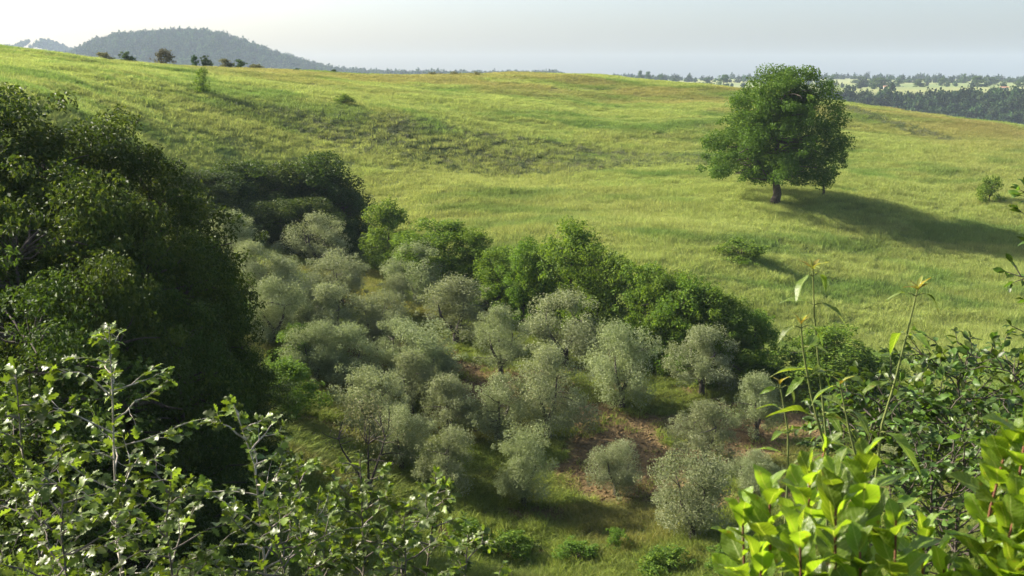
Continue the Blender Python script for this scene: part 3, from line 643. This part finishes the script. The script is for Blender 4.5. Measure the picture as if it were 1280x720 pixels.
# hedge trees between grove and meadow
HD = [tree_meshes('hedge%d' % k, 300 + k, 8, round_env(3.2, 0.9, 0.4, 0.4), 0.3, 95, 190, 0.21, 0.8, M['hedge'], M['bark_dark'], trunk_r=0.18, fork=0.3, outer=0.4, limbs=0.4, flat=0.85, up=0.25) for k in range(4)]
LM = [tree_meshes('lime%d' % k, 320 + k, 6, round_env(2.4, 0.9, 0.4, 0.4), 0.2, 60, 170, 0.20, 0.75, M['lime'], M['bark_dark'], trunk_r=0.12, fork=0.3, outer=0.4, limbs=0.4, flat=0.9, up=0.3) for k in range(2)]
HEDGE = [(487, 338, 247, 76, 1, 'light green feathery bush tree next to the dark rounded woodland tree'),
         (555, 362, 272, 130, 0, 'bushy green hedge tree above the olives with lighter leaf tips'), (622, 390, 304, 90, 0, 'low dark green hedge bush beside the tallest hedge tree'),
         (590, 372, 285, 80, 0, 'bushy green hedge tree above the olives with lighter leaf tips'), (510, 345, 285, 70, 0, 'small green hedge bush behind the grove top olives'),
         (712, 420, 272, 122, 0, 'tallest bright green rounded hedge tree above the olive grove'), (668, 412, 310, 70, 0, 'narrow green hedge tree pressed against the tallest one'),
         (768, 440, 308, 84, 1, 'light yellow green bush between two hedge trees'), (806, 455, 322, 96, 0, 'rounded green hedge tree beside the light yellow green bush'),
         (855, 470, 340, 116, 0, 'wide dense hedge tree of the dark thicket above the olives'), (905, 478, 358, 106, 0, 'sloping dark hedge tree at the meadow side of the thicket'),
         (942, 480, 385, 84, 0, 'lowest dark bush closing the end of the hedge thicket'), (1030, 500, 402, 140, 0, 'dark round bush standing behind the tall leafy shoots'),
         (742, 432, 300, 84, 0, 'green hedge tree between the tallest one and the light bush'), (655, 408, 296, 84, 0, 'green hedge tree pressed against the tallest one towards the grove top'),
         (882, 472, 350, 96, 0, 'dark leafy tree in the middle of the thicket above the olives'), (830, 462, 334, 92, 0, 'rounded leafy tree where the bright hedge meets the dark thicket'),
         (1090, 505, 440, 90, 0, 'low dark bush beside the round bush behind the shoots'), (375, 460, 400, 86, 1, 'yellow green bush squeezed between the dark woodland and olives'),
         (362, 520, 440, 90, 1, 'yellow green bush just below its twin at the woodland edge'), (1160, 560, 490, 110, 0, 'low dark bush below the meadow behind glossy foliage'),
         (1250, 560, 480, 120, 0, 'low dark bush below the meadow behind glossy foliage')]
for k, (px, by, ty, w, li, lab) in enumerate(HEDGE):
    b = ground_hit(px, by, 42, 140); s = b[1] / F; ww, hh = w * s, (by - ty) * s
    if li: place_tree('bush', LM[k % 2], (b[0], b[1], b[2] - 0.05), (ww / 5.0, ww / 5.0, hh / 6.1), rng.uniform(0, 6.28), lab, 'bush', 'hedge between grove and meadow')
    else: place_tree('hedge_tree', HD[k % 4], (b[0], b[1], b[2] - 0.05), (ww / 6.7, ww / 6.7, hh / 8.1), rng.uniform(0, 6.28), lab, 'tree', 'hedge between grove and meadow')

# shrubs of the meadow and of the grove floor
SH = [tree_meshes('shrub%d' % k, 340 + k, 2, round_env(1.2, 0.95, 0.3, 0.4), 0.05, 34, 90, 0.14, 0.36, M['hedge'], M['bark_dark'], trunk_r=0.04, fork=0.3, limbs=0.5, flat=0.9, forks=3) for k in range(3)]
SHRUBS = [(1236, 255, 219, 40, 'rounded light shrub alone on the open meadow slope beyond the oak shadow'), (925, 326, 298, 76, 'low dark heap of shrub in the meadow below the oak'),
          (253, 117, 86, 26, 'thin upright shrub standing on the upper meadow'), (430, 133, 118, 32, 'small low shrub above the scrubby bank'),
          (878, 640, 600, 50, 'round green shrub beside the lowest olive tree'), (770, 690, 655, 44, 'small round green shrub in the grass below the grove'),
          (640, 700, 660, 80, 'low leafy shrub in the grass under the grove'), (720, 705, 672, 70, 'low leafy shrub in the grass under the grove'), (905, 722, 680, 80, 'low leafy shrub in the grass under the grove'),
          (830, 722, 680, 90, 'low leafy shrub in the grass under the grove'), (590, 690, 640, 80, 'low leafy shrub in the grass under the grove'), (310, 415, 372, 50, 'small dark shrub at the woodland foot')]
for k, (px, by, ty, w, lab) in enumerate(SHRUBS):
    b = ground_hit(px, by, 42, 260); s = b[1] / F
    place_tree('shrub', SH[k % 3], (b[0], b[1], b[2] - 0.03), (w * s / 2.6, w * s / 2.6, (by - ty) * s / 2.05), rng.uniform(0, 6.28), lab, 'shrub', 'shrubs in grass', parts=('stem', 'foliage'))

# trees on the ridge and far skyline
FT = [tree_meshes('fartree%d' % k, 400 + k, 6, round_env(2.9, 0.9, 0.45, 0.4), 0.2, 46, 75, 0.42, 0.85, M['far_tree'], M['bark_dark'], trunk_r=0.18, fork=0.25, limbs=0.5) for k in range(4)]
FB = [tree_meshes('ridgebush%d' % k, 420 + k, 6, round_env(2.9, 0.9, 0.45, 0.4), 0.2, 46, 65, 0.36, 0.85, M['brown'], M['bark_dark'], trunk_r=0.14, fork=0.25, limbs=0.6, forks=3) for k in range(2)]
RIDGE = [(172, 78, 63, 26, 0, 'dark green small tree on the meadow ridge before the wooded hill'), (146, 73, 65, 30, 1, 'low brownish bush on the ridge beside the dark green tree'),
         (219, 82, 61, 36, 1, 'rounded olive brown tree alone on the meadow ridge'), (256, 84, 68, 12, 0, 'slim pale tree of a pair on the meadow ridge'), (269, 85, 68, 16, 0, 'bushier dark tree of a pair on the meadow ridge'),
         (292, 88, 73, 26, 1, 'brownish tree in the short row on the ridge'), (308, 89, 74, 28, 0, 'dark green tree in the short row on the ridge'), (330, 90, 80, 34, 1, 'low brown bush ending the short row on the ridge'),
         (380, 94, 86, 14, 0, 'tiny dark bush on the ridge under the hill slope'), (424, 95, 88, 12, 0, 'tiny dark bush on the ridge under the hill slope'),
         (570, 98, 90, 30, 1, 'low brown hedge bush on the highest meadow crest'), (545, 98, 91, 30, 1, 'low brown hedge bush on the highest meadow crest'), (598, 98, 91, 26, 1, 'low brown hedge bush on the highest meadow crest')]
def ridge_pt(px, d0=150, d1=262):
    d = np.linspace(d0, d1, 300); r = ray(px, 300); x = r[0] / r[1] * d
    zz = height(x, d); k = (zz / d).argmax(); k = max(k - 3, 0); return np.array([x[k], d[k], zz[k]])
for k, (px, by, ty, w, li, lab) in enumerate(RIDGE):
    b = ridge_pt(px); s = b[1] / F; top = P(px, ty, b[1])[2]
    rh = max(top - b[2], 0.8); rw = w * s; full = max(rh, 0.72 * rw)
    place_tree('ridge_bush' if li else 'ridge_tree', (FB[k % 2] if li else FT[k % 4]), (b[0], b[1], b[2] + rh - full - 0.1), (rw / 6.4,) * 2 + (full / 6.0,), rng.uniform(0, 6.28), lab, 'bush' if li else 'tree', 'trees along the meadow ridge')
SKY = [(770, 101, 92, 20), (800, 101, 88, 9), (811, 101, 89, 13), (827, 101, 91, 10), (842, 103, 97, 16), (690, 96, 92, 10), (628, 96, 89, 6), (600, 96, 90, 9), (570, 96, 90, 7),
       (905, 106, 93, 24), (885, 106, 97, 20), (1010, 102, 92, 22), (1038, 103, 93, 18), (1022, 104, 96, 12), (1075, 102, 95, 26), (1100, 104, 96, 30), (1122, 103, 96, 16), (1140, 104, 98, 20),
       (1150, 104, 98, 16), (1178, 102, 96, 14), (1204, 102, 91, 14), (1222, 102, 95, 26), (1240, 103, 96, 18), (1262, 105, 98, 20), (1275, 105, 98, 14)]
for k, (px, by, ty, w) in enumerate(SKY):
    d = 1350 if px < 860 else 1150 + 150 * (k % 3)
    r_ = ray(px, 100); x = r_[0] / r_[1] * d; zb = hz(x, d); s = d / F; top = P(px, ty, d)[2]
    place_tree('plateau_tree', FT[k % 4], (x, d, zb - 0.3), (w * s / 6.0,) * 2 + (max(top - zb, 4) / 6.1,), rng.uniform(0, 6.28), 'small hazy tree on the far plateau skyline', 'tree', 'trees of the far plateau')
x, y, z = wood_pts(2600, -700, 900, 1450, 2300, lambda x, y: fbm(x / 120, y / 60, 66, 2) > 0.58)
wood('plateau_wood', x, y, z, 3.0, 5.5, 'hazy lines of trees along the far plateau')
x, y, z = wood_pts(160, 250, 620, 905, 1300, lambda x, y: fbm(x / 50, y / 25, 68, 2) > 0.6)
wood('plateau_thicket', x, y, z, 2.5, 4.5, 'hazy thickets between the pale fields of the far plateau')

# farm buildings on the plateau
def farmhouse(px, d, wpx, hpx, lab, tall=1.0):
    r_ = ray(px, 104); x = r_[0] / r_[1] * d; zb = hz(x, d); s = d / F; w, h = wpx * s, hpx * s; dp = w * 0.55
    e = link('farmhouse', None, loc=(x, d, zb), label=lab, cat='house')
    V = np.array([(-w/2, -dp/2, -1), (w/2, -dp/2, -1), (w/2, dp/2, -1), (-w/2, dp/2, -1), (-w/2, -dp/2, h), (w/2, -dp/2, h), (w/2, dp/2, h), (-w/2, dp/2, h), (-w/2, 0, h * 1.4), (w/2, 0, h * 1.4)], float)
    me = new_mesh('farm_wall', V, [np.array([(0, 1, 5, 4), (2, 3, 7, 6)]), np.array([(1, 2, 6, 9, 5), (3, 0, 4, 8, 7)])], M['plaster']); link('wall', me, e)
    o = 0.4; ov = 0.25
    Vr = np.array([(-w/2-o, -dp/2-o, h-0.1+ov), (w/2+o, -dp/2-o, h-0.1+ov), (w/2+o, 0, h*1.4+ov), (-w/2-o, 0, h*1.4+ov), (w/2+o, dp/2+o, h-0.1+ov), (-w/2-o, dp/2+o, h-0.1+ov)], float)
    Vr = np.vstack([Vr, Vr - [0, 0, 0.25]])
    link('roof', new_mesh('farm_roof', Vr, [np.array([(0, 1, 2, 3), (3, 2, 4, 5), (6, 9, 8, 7), (9, 11, 10, 8), (0, 6, 7, 1), (5, 4, 10, 11), (1, 7, 8, 2), (2, 8, 10, 4), (0, 3, 9, 6), (3, 5, 11, 9)])], M['tile']), e)
    for k in range(3):
        q = -w/2 + w * (k + 0.5) / 3; ww, wh = w * 0.07, h * 0.2
        for yy in (-1,):
            Vw = np.array([(q - ww, -dp/2 - 0.04, h * 0.45), (q + ww, -dp/2 - 0.04, h * 0.45), (q + ww, -dp/2 - 0.04, h * 0.45 + 2 * wh), (q - ww, -dp/2 - 0.04, h * 0.45 + 2 * wh)])
            Vw = np.vstack([Vw, Vw + [0, 0.08, 0]])
            link('window', new_mesh('farm_window', Vw, [np.array([(0, 1, 2, 3), (0, 4, 5, 1), (3, 2, 6, 7), (1, 5, 6, 2), (0, 3, 7, 4)])], M['pane']), e)
M['plaster'] = plain_mat('plaster', (0.42, 0.40, 0.35)); M['tile'] = plain_mat('roof_tile', (0.42, 0.22, 0.13)); M['pane'] = plain_mat('dark_pane', (0.05, 0.055, 0.06), 0.3)
farmhouse(1256, 1000, 9, 2.6, 'long pale farm building on the far plateau fields')
farmhouse(1107, 1000, 4, 3.0, 'tiny white farmhouse among far plateau thickets')

# ------------------------------------------------------------------ near plants with real leaves
def leaf_shape(name, mat, seed, wid, peak=0.5, lobes=0, curl=0.15, fold=0.25, nseg=8, tipw=0.0, wave=0.03):
    """one leaf of unit length along +X, upper side +Z, with a folded midrib"""
    r = np.random.default_rng(seed)
    t = np.linspace(0, 1, nseg + 1)
    w = np.where(t < peak, np.sin(t / peak * math.pi / 2) ** 0.8, np.cos((t - peak) / (1 - peak) * math.pi / 2) ** 0.85) * wid / 2
    if lobes: w = w * (1 + 0.42 * np.where(np.arange(nseg + 1) % 2 == 0, -1, 1) * np.where((t > 0.12) & (t < 0.95), 1, 0)) + 0.015
    w[0] = 0.012; w[-1] = tipw
    wl = w * (1 + r.normal(size=len(t)) * 0.06); wr = w * (1 + r.normal(size=len(t)) * 0.06)
    bend = r.normal() * 0.05
    zc = -curl * t ** 2 + wave * np.sin(t * 9 + seed) * 0.5
    yc = bend * t ** 2
    mid = np.stack([t * (1 - 0.25 * curl), yc, zc], 1)
    lf = mid + np.stack([0 * t + 0.10 * wl, wl, fold * wl + wave * np.sin(t * 11 + seed)], 1)
    rg = mid + np.stack([0 * t + 0.10 * wr, -wr, fold * wr + wave * np.cos(t * 10 + seed)], 1)
    V = np.stack([lf, mid, rg], 1).reshape(-1, 3)
    pet = np.array([(-0.13, 0, 0.015), (-0.13, 0.008, 0.0), (0.01, 0.01, 0), (0.01, -0.01, 0)])
    k = np.arange(nseg)[:, None] * 3
    Q = np.concatenate([k + [[0, 1, 4, 3]], k + [[1, 2, 5, 4]]])
    m = len(V)
    V = np.vstack([V, pet]); Q = np.vstack([Q, [[m + 1, m, m + 3, m + 2]]])
    return new_mesh(name, V, [Q], mat, rnd=np.full(len(V), 0.0), smooth=True)
OAKL = [leaf_shape('oak_leaf', M['near_oak'], 500 + k, 0.55, 0.58, 1, 0.10 + 0.08 * k, 0.28, 8, 0.05) for k in range(4)]
GLOL = [leaf_shape('glossy_leaf', M['glossy'], 520 + k, 0.46, 0.45, 0, 0.10 + 0.08 * k, 0.3, 6) for k in range(4)]
LAUL = [leaf_shape('laurel_leaf', M['laurel'], 540 + k, 0.56, 0.54, 0, 0.02 + 0.05 * k, 0.30, 10, 0.0, 0.035) for k in range(7)]
SHOL = [leaf_shape('shoot_leaf', M['shoot'], 560 + k, 0.30, 0.45, 0, 0.35 + 0.12 * k, 0.35, 10, 0.0, 0.02) for k in range(4)]
YOUL = [leaf_shape('young_leaf', M['young'], 580 + k, 0.24, 0.5, 0, 0.1 + 0.15 * k, 0.5, 6) for k in range(3)]

def frame(pos, axis, nrm, size):
    a = Vector(axis).normalized(); n_ = Vector(nrm); n_ = (n_ - a * n_.dot(a))
    n_ = n_.normalized() if n_.length > 1e-4 else a.orthogonal().normalized()
    s_ = n_.cross(a)
    m = Matrix((a, s_, n_)).transposed().to_4x4() @ Matrix.Diagonal((size, size, size, 1))
    m.translation = Vector(pos); return m
def to_px(p):
    x, y, z = p; dep = y * cp - z * sp
    return 640 + F * x / max(dep, 0.05), 360 - F * (y * sp + z * cp) / max(dep, 0.05), dep
class Plant:
    def __init__(s, name, base, label, cat, group=None, bark=None, seed=0):
        s.e = link(name, None, loc=base, label=label, cat=cat, group=group); s.b = np.asarray(base, float)
        s.bark = bark; s.leaves = []; s.stems = []; s.r = np.random.default_rng(seed)
    def stem(s, path, r0, r1, name='stem', k=6, parent=None):
        V, Q = tube(np.asarray(path) - s.b, np.linspace(r0, r1, len(path)), k)
        s.stems.append((name, V, Q))
        if name in ('stem', 'branch'): s.cur = len(s.stems) - 1
    def leaf(s, pos, axis, nrm, size, shapes, name='leaf'):
        s.leaves.append((frame(np.asarray(pos) - s.b, axis, nrm, size), shapes[s.r.integers(len(shapes))], np.asarray(pos), name, s.cur))
    def finish(s, limit=300):
        names = {}
        for k, (n_, V, Q) in enumerate(s.stems): names.setdefault((n_, k if n_ in ('stem', 'branch') else -1), Geo()).add((V, Q))
        owner = {}
        for (n_, k), g in names.items():
            owner[k] = link(n_, g.mesh(n_, s.bark), s.e, kind=None if k >= 0 else 'stuff')
        sc = []
        for k, (m, me, p, nm, _) in enumerate(s.leaves):
            x, y, d = to_px(p)
            sc.append((0 if (-10 < x < 1290 and -10 < y < 725) else 1, d, k))
        order = [k for _, _, k in sorted(sc)]
        for k in order[:limit]:
            m, me, p, nm, sti = s.leaves[k]; o = link(nm, me, owner[sti]); o.matrix_basis = m
        rest = order[limit:]
        if rest:
            Vs, Qs, rn, c = [], [], [], 0; mats = None
            for k in rest:
                m, me, p, nm, _ = s.leaves[k]
                if not hasattr(s, 'cache'): s.cache = {}
                if me.name not in s.cache:
                    co = np.empty(len(me.vertices) * 3, np.float32); me.vertices.foreach_get('co', co)
                    q = np.empty(len(me.polygons) * 4, np.int32); me.polygons.foreach_get('vertices', q)
                    s.cache[me.name] = (co.reshape(-1, 3), q.reshape(-1, 4))
                co, q = s.cache[me.name]; mm = np.array(m); mats = mats or me.materials[0]
                Vs.append(co @ mm[:3, :3].T + mm[:3, 3]); Qs.append(q + c); c += len(co); rn.append(np.full(len(co), s.r.random()))
            link('foliage', new_mesh('foliage', np.vstack(Vs), [np.vstack(Qs)], mats, rnd=np.concatenate(rn), smooth=True), s.e, kind='stuff')
def twig_leaves(pl, path, spacing, size, shapes, spread=0.9, tip=True, droop=0.15, start=0.38):
    r = pl.r; path = np.asarray(path); seg = np.linalg.norm(np.diff(path, axis=0), axis=1); L = seg.sum(); cu = np.concatenate([[0], np.cumsum(seg)])
    nn = max(int(L * (1 - start) / spacing), 2); sgn = 1
    for k in range(nn):
        u = L * (start + (1 - start) * (k + r.random() * 0.5) / nn)
        p = np.array([np.interp(u, cu, path[:, j]) for j in range(3)])
        kk = min(np.searchsorted(cu, u), len(path) - 1); t = norm(path[kk] - path[max(kk - 1, 0)] + 1e-6)
        sd = norm(np.cross(t, [0, 0, 1.0]) + 1e-6); sgn = -sgn
        ax = t * r.uniform(0.4, 1.0) + sd * sgn * spread * r.uniform(0.5, 1.2) + r.normal(size=3) * 0.3 - np.array([0, 0, droop])
        pl.leaf(p, ax, np.array([0, 0, 1.0]) + r.normal(size=3) * 0.55, size * r.uniform(0.65, 1.2), shapes)
    if tip:
        t = norm(path[-1] - path[-2])
        for k in range(3): pl.leaf(path[-1], t + r.normal(size=3) * 0.45, np.array([0, 0, 1.0]) + r.normal(size=3) * 0.6, size * r.uniform(0.5, 0.95), shapes)
def sapling(name, px, py_top, d, spread, low, nbr, leaf, shapes, label, cat, group, bark, seed, lean=0.0, spacing=0.035, limit=300, shape=0.55, tw=3):
    top = P(px, py_top, d); bx, by_ = top[0] + lean * 1.2, top[1] + 0.1
    base = np.array([bx, by_, hz(bx, by_) - 0.05])
    pl = Plant(name, base, label, cat, group, bark, seed); r = pl.r
    m = 12; t = np.linspace(0, 1, m)[:, None]
    path = base + (top - base) * t + np.concatenate([np.zeros((1, 3)), np.cumsum(r.normal(size=(m - 2, 3)) * [0.02, 0.02, 0], 0), np.zeros((1, 3))])
    pl.stem(path, 0.022, 0.003, 'stem', 7)
    Lz = top[2] - low
    for k in range(nbr):
        f = (k + r.random() * 0.6) / nbr; zz = low + Lz * (0.97 * f)
        p = np.array([np.interp(zz, path[:, 2], path[:, j]) for j in range(3)])
        a = k * 2.4 + r.normal() * 0.4; out = spread * (1 - f) ** shape * r.uniform(0.7, 1.15) + 0.06
        q = p + np.array([math.cos(a) * out, math.sin(a) * out * 0.8, out * r.uniform(0.15, 0.75)])
        br = curve3(p, q, r, 0.15, 6, 0.05); pl.stem(br, 0.006 if shapes is OAKL else 0.004, 0.0016, 'branch', 5)
        twig_leaves(pl, br, spacing, leaf, shapes)
        for j in range(tw if out > 0.12 else 0):
            u = r.uniform(0.25, 0.9); p2 = np.array([np.interp(u * 5, np.arange(6), br[:, c]) for c in range(3)])
            dirv = norm(q - p) + r.normal(size=3) * 0.75 + [0, 0, 0.25]
            tw_ = curve3(p2, p2 + norm(dirv) * out * r.uniform(0.3, 0.6), r, 0.15, 5); pl.stem(tw_, 0.003, 0.001, 'twig', 4)
            twig_leaves(pl, tw_, spacing, leaf, shapes)
    twig_leaves(pl, path[-4:], spacing * 0.7, leaf * 0.85, shapes, 0.8)
    pl.finish(limit); return pl
for i_, (px, ty, d, spd, nb, ln, lab) in enumerate([
        (136, 408, 6.0, 0.60, 26, -0.05, 'tall oak sapling with pale bare stem rising highest against the dark wood'),
        (20, 468, 5.4, 0.50, 20, 0.0, 'leafy oak sapling with outstretched twigs beside the tall pale-stemmed sapling'),
        (292, 505, 5.6, 0.46, 20, 0.10, 'oak sapling with one curved bare-tipped leader and glossy leaves'),
        (215, 590, 5.2, 0.42, 16, 0.0, 'low bushy oak sapling filling the gap between two taller saplings'),
        (372, 580, 5.9, 0.42, 18, 0.0, 'broad oak sapling with white glinting leaves under the sparse brown tree'),
        (450, 572, 6.3, 0.40, 18, -0.15, 'oak sapling leaning towards the olives with a glinting side spray'),
        (545, 590, 6.6, 0.30, 13, -0.25, 'thin outermost oak sapling in front of the grove grass'),
        (505, 645, 5.6, 0.36, 14, 0.0, 'low oak sapling between the leaning one and the thin outermost one'),
        (335, 650, 5.0, 0.40, 14, 0.0, 'low oak sapling at the foot of the curved-leader sapling'),
        (585, 668, 6.0, 0.28, 11, 0.0, 'small oak sapling lowest on the bank beside the grove grass'),
        (80, 590, 4.7, 0.45, 16, 0.0, 'low dense oak sapling at the foot of the tall pale stem')]):
    low = -0.53 * d - 0.15
    sapling('oak_sapling', px, ty, d, spd, low, nb, 0.075, OAKL, lab, 'sapling', 'oak saplings on the near bank', M['bark_pale' if i_ in (0, 2) else 'bark_mid'], 600 + i_, ln, spacing=0.028, tw=2)
sapling('evergreen_bush', 1195, 462, 4.6, 0.55, -0.42 * 4.6, 26, 0.060, GLOL, 'dense dark glossy-leaved bush behind the bright laurel shoots', 'bush', None, M['bark_dark'], 640, 0,0.020, 300, 0.35, 4)
sapling('evergreen_bush', 1275, 445, 4.9, 0.50, -0.42 * 4.9, 22, 0.060, GLOL, 'glossy-leaved bush rising above the upright laurel at the meadow side', 'bush', None, M['bark_dark'], 641, 0,0.020, 300, 0.35, 4)
sapling('evergreen_bush', 1105, 500, 4.4, 0.38, -0.42 * 4.4, 18, 0.058, GLOL, 'small glossy-leaved bush between the two tall yellow-tipped shoots', 'bush', None, M['bark_dark'], 642, 0,0.020, 300, 0.35, 4)
sapling('evergreen_bush', 1165, 575, 3.7, 0.42, -0.52 * 3.7, 22, 0.052, GLOL, 'low glossy-leaved bush filling the gap behind the laurel shrubs', 'bush', None, M['bark_dark'], 645, 0, 0.020, 300, 0.35, 4)
sapling('evergreen_bush', 1235, 560, 3.9, 0.38, -0.52 * 3.9, 20, 0.052, GLOL, 'glossy-leaved bush right behind the tall pointed laurel', 'bush', None, M['bark_dark'], 646, 0, 0.020, 300, 0.35, 4)
sapling('hanging_twig_tree', 1318, 255, 4.2, 0.24, -1.35, 15, 0.06, GLOL, 'leafy sapling poking its bright twigs in over the meadow', 'sapling', None, M['bark_dark'], 643, 0, 0.035, 300, 0.3, 2)

# tall soft shoots with drooping leaves and yellow tips
def tall_shoot(pix, d, pairs, size, label, seed, tipn=7, lows=0):
    pp = np.array([P(a, b, d) for a, b in pix]); base = np.array([pp[0][0], d + 0.1, hz(pp[0][0], d + 0.1) - 0.03])
    pl = Plant('ash_shoot', base, label, 'shoot', 'tall soft shoots on the near bank', M['stem_green'], seed); r = pl.r
    t = np.linspace(0, 1, 14); full = np.vstack([base, pp]); k = np.linspace(0, 1, len(full)); full = np.stack([np.interp(t, k, full[:, j]) for j in range(3)], 1)
    pl.stem(full, 0.0044, 0.0022, 'stem', 7)
    vis = np.linspace(0, 1, len(pp)); a0 = r.uniform(0, 3.14)
    for q in range(pairs):
        u = 0.02 + 0.93 * q / max(pairs - 1, 1); p = np.array([np.interp(u, vis, pp[:, j]) for j in range(3)]); a = a0 + q * 1.35
        for sg in (0, math.pi):
            if r.random() < 0.12: continue
            dx, dy = math.cos(a + sg), math.sin(a + sg) * 0.8
            pe = p + np.array([dx, dy, 0.35]) * 0.022; pl.stem(np.stack([p, (p + pe) / 2 + [0, 0, 0.002], pe]), 0.002, 0.0014, 'leaf_stalk', 4)
            pl.leaf(pe, np.array([dx, dy, r.uniform(-0.35, 0.45)]), np.array([0, 0, 1.0]) + r.normal(size=3) * 0.3, size * r.uniform(0.7, 1.15) * (1 - 0.35 * u), SHOL)
    for q in range(tipn):
        a = q * 2.4; pl.leaf(pp[-1], np.array([math.cos(a), math.sin(a), r.uniform(0.5, 2.2)]), np.array([-math.cos(a), -math.sin(a), 0.8]), size * r.uniform(0.22, 0.42), YOUL, 'young_leaf')
    pl.finish(300)
tall_shoot([(1036, 575), (1026, 480), (1018, 400), (1016, 336)], 3.0, 6, 0.135, 'tallest green shoot with drooping leaves and yellow tip before the meadow', 651)
tall_shoot([(1098, 545), (1118, 480), (1134, 415), (1147, 362)], 2.9, 4, 0.13, 'slanting green shoot with yellow rosette leaning towards the meadow', 652, 9)
tall_shoot([(1040, 590), (1015, 500), (1004, 440), (1001, 405)], 2.8, 5, 0.12, 'shorter green shoot with small yellow tip beside the tallest one', 653, 6)
tall_shoot([(1075, 590), (1062, 540), (1050, 480)], 2.7, 5, 0.12, 'low leafy green shoot at the foot of the tall shoots', 654, 3)
tall_shoot([(985, 600), (985, 540), (975, 480)], 3.1, 5, 0.10, 'low thin green shoot in front of the olive grove edge', 655, 3)

# bright laurel shrubs close to the camera
def laurel(tips, label, seed, base_px, d0):
    bx = P(base_px, 700, d0)[0]; base = np.array([bx, d0 + 0.05, hz(bx, d0 + 0.05) - 0.03])
    pl = Plant('laurel_shrub', base, label, 'shrub', None, M['stem_red'], seed); r = pl.r
    for px, py, d, nl, sz in tips:
        top = P(px, py, d); root = base + r.normal(size=3) * [0.05, 0.04, 0]; root[2] = base[2]
        mid = np.array([top[0] + r.normal() * 0.02, top[1] + r.normal() * 0.02, top[2] - 0.22]); mid2 = (mid + root) / 2 + np.array([0, 0, 0.25])
        path = np.array([root, mid2, mid, top * 0.5 + mid * 0.5 + r.normal(size=3) * 0.004, top]); t = np.linspace(0, 4, 13)
        path = np.stack([np.interp(t, np.arange(5), path[:, j]) for j in range(3)], 1); pl.stem(path, 0.0035, 0.0015, 'stem', 7)
        ax0 = norm(top - mid)
        for q in range(nl):
            u = q / nl; p = top - ax0 * 0.17 * u ** 1.1; a = q * 2.4 + r.normal() * 0.25
            ang = R(16 + 44 * u ** 0.7) + r.normal() * 0.12
            out = np.array([math.cos(a), math.sin(a), 0])
            ax = ax0 * math.cos(ang) + out * math.sin(ang)
            pl.leaf(p, ax, ax0 * math.sin(ang) - out * math.cos(ang) + r.normal(size=3) * 0.2, sz * (0.62 + 0.5 * min(u * 2, 1)) * r.uniform(0.85, 1.15), LAUL)
    pl.finish(300)
laurel([(928, 640, 1.38, 12, 0.066), (962, 612, 1.36, 14, 0.068), (1012, 590, 1.42, 14, 0.071), (1045, 600, 1.30, 15, 0.071), (1080, 575, 1.40, 14, 0.071), (1000, 668, 1.26, 13, 0.068),
        (1120, 650, 1.34, 13, 0.065), (1155, 662, 1.42, 13, 0.063), (1075, 690, 1.24, 13, 0.066), (950, 700, 1.30, 12, 0.066), (1180, 712, 1.36, 11, 0.063), (1032, 560, 1.5, 9, 0.054)],
       'bright backlit laurel shrub with large upright leaves in front of the olives', 661, 1040, 1.35)
laurel([(1262, 545, 1.36, 14, 0.068), (1288, 510, 1.34, 14, 0.068), (1240, 600, 1.40, 13, 0.065), (1275, 625, 1.28, 14, 0.068), (1232, 672, 1.36, 13, 0.063), (1268, 700, 1.26, 13, 0.066), (1300, 660, 1.3, 13, 0.066), (1305, 580, 1.3, 13, 0.066)],
       'bright laurel shrub with tall pointed leaves before the glossy dark bush', 662, 1270, 1.35)

# ------------------------------------------------------------------ haze
def haze():
    x0, x1, y0, y1, z0, z1 = -4400, 4400, -70, 5400, float(zf.min()) - 1.5, float(zf.max()) + 25
    V = np.array([(x, y, z) for z in (z0, z1) for y in (y0, y1) for x in (x0, x1)], float)
    m, t, N, L = base_mat('haze')
    v = N('ShaderNodeVolumePrincipled'); v.inputs['Color'].default_value = (0.66, 0.80, 1.0, 1); v.inputs['Density'].default_value = 0.000095; v.inputs['Anisotropy'].default_value = 0.0
    o = N('ShaderNodeOutputMaterial'); L(v.outputs[0], o.inputs['Volume'])
    link('haze', new_mesh('haze', V, [np.array([(0, 2, 3, 1), (4, 5, 7, 6), (0, 1, 5, 4), (2, 6, 7, 3), (0, 4, 6, 2), (1, 3, 7, 5)])], m), kind='stuff', label='thin pale blue air haze over the whole valley')
haze()
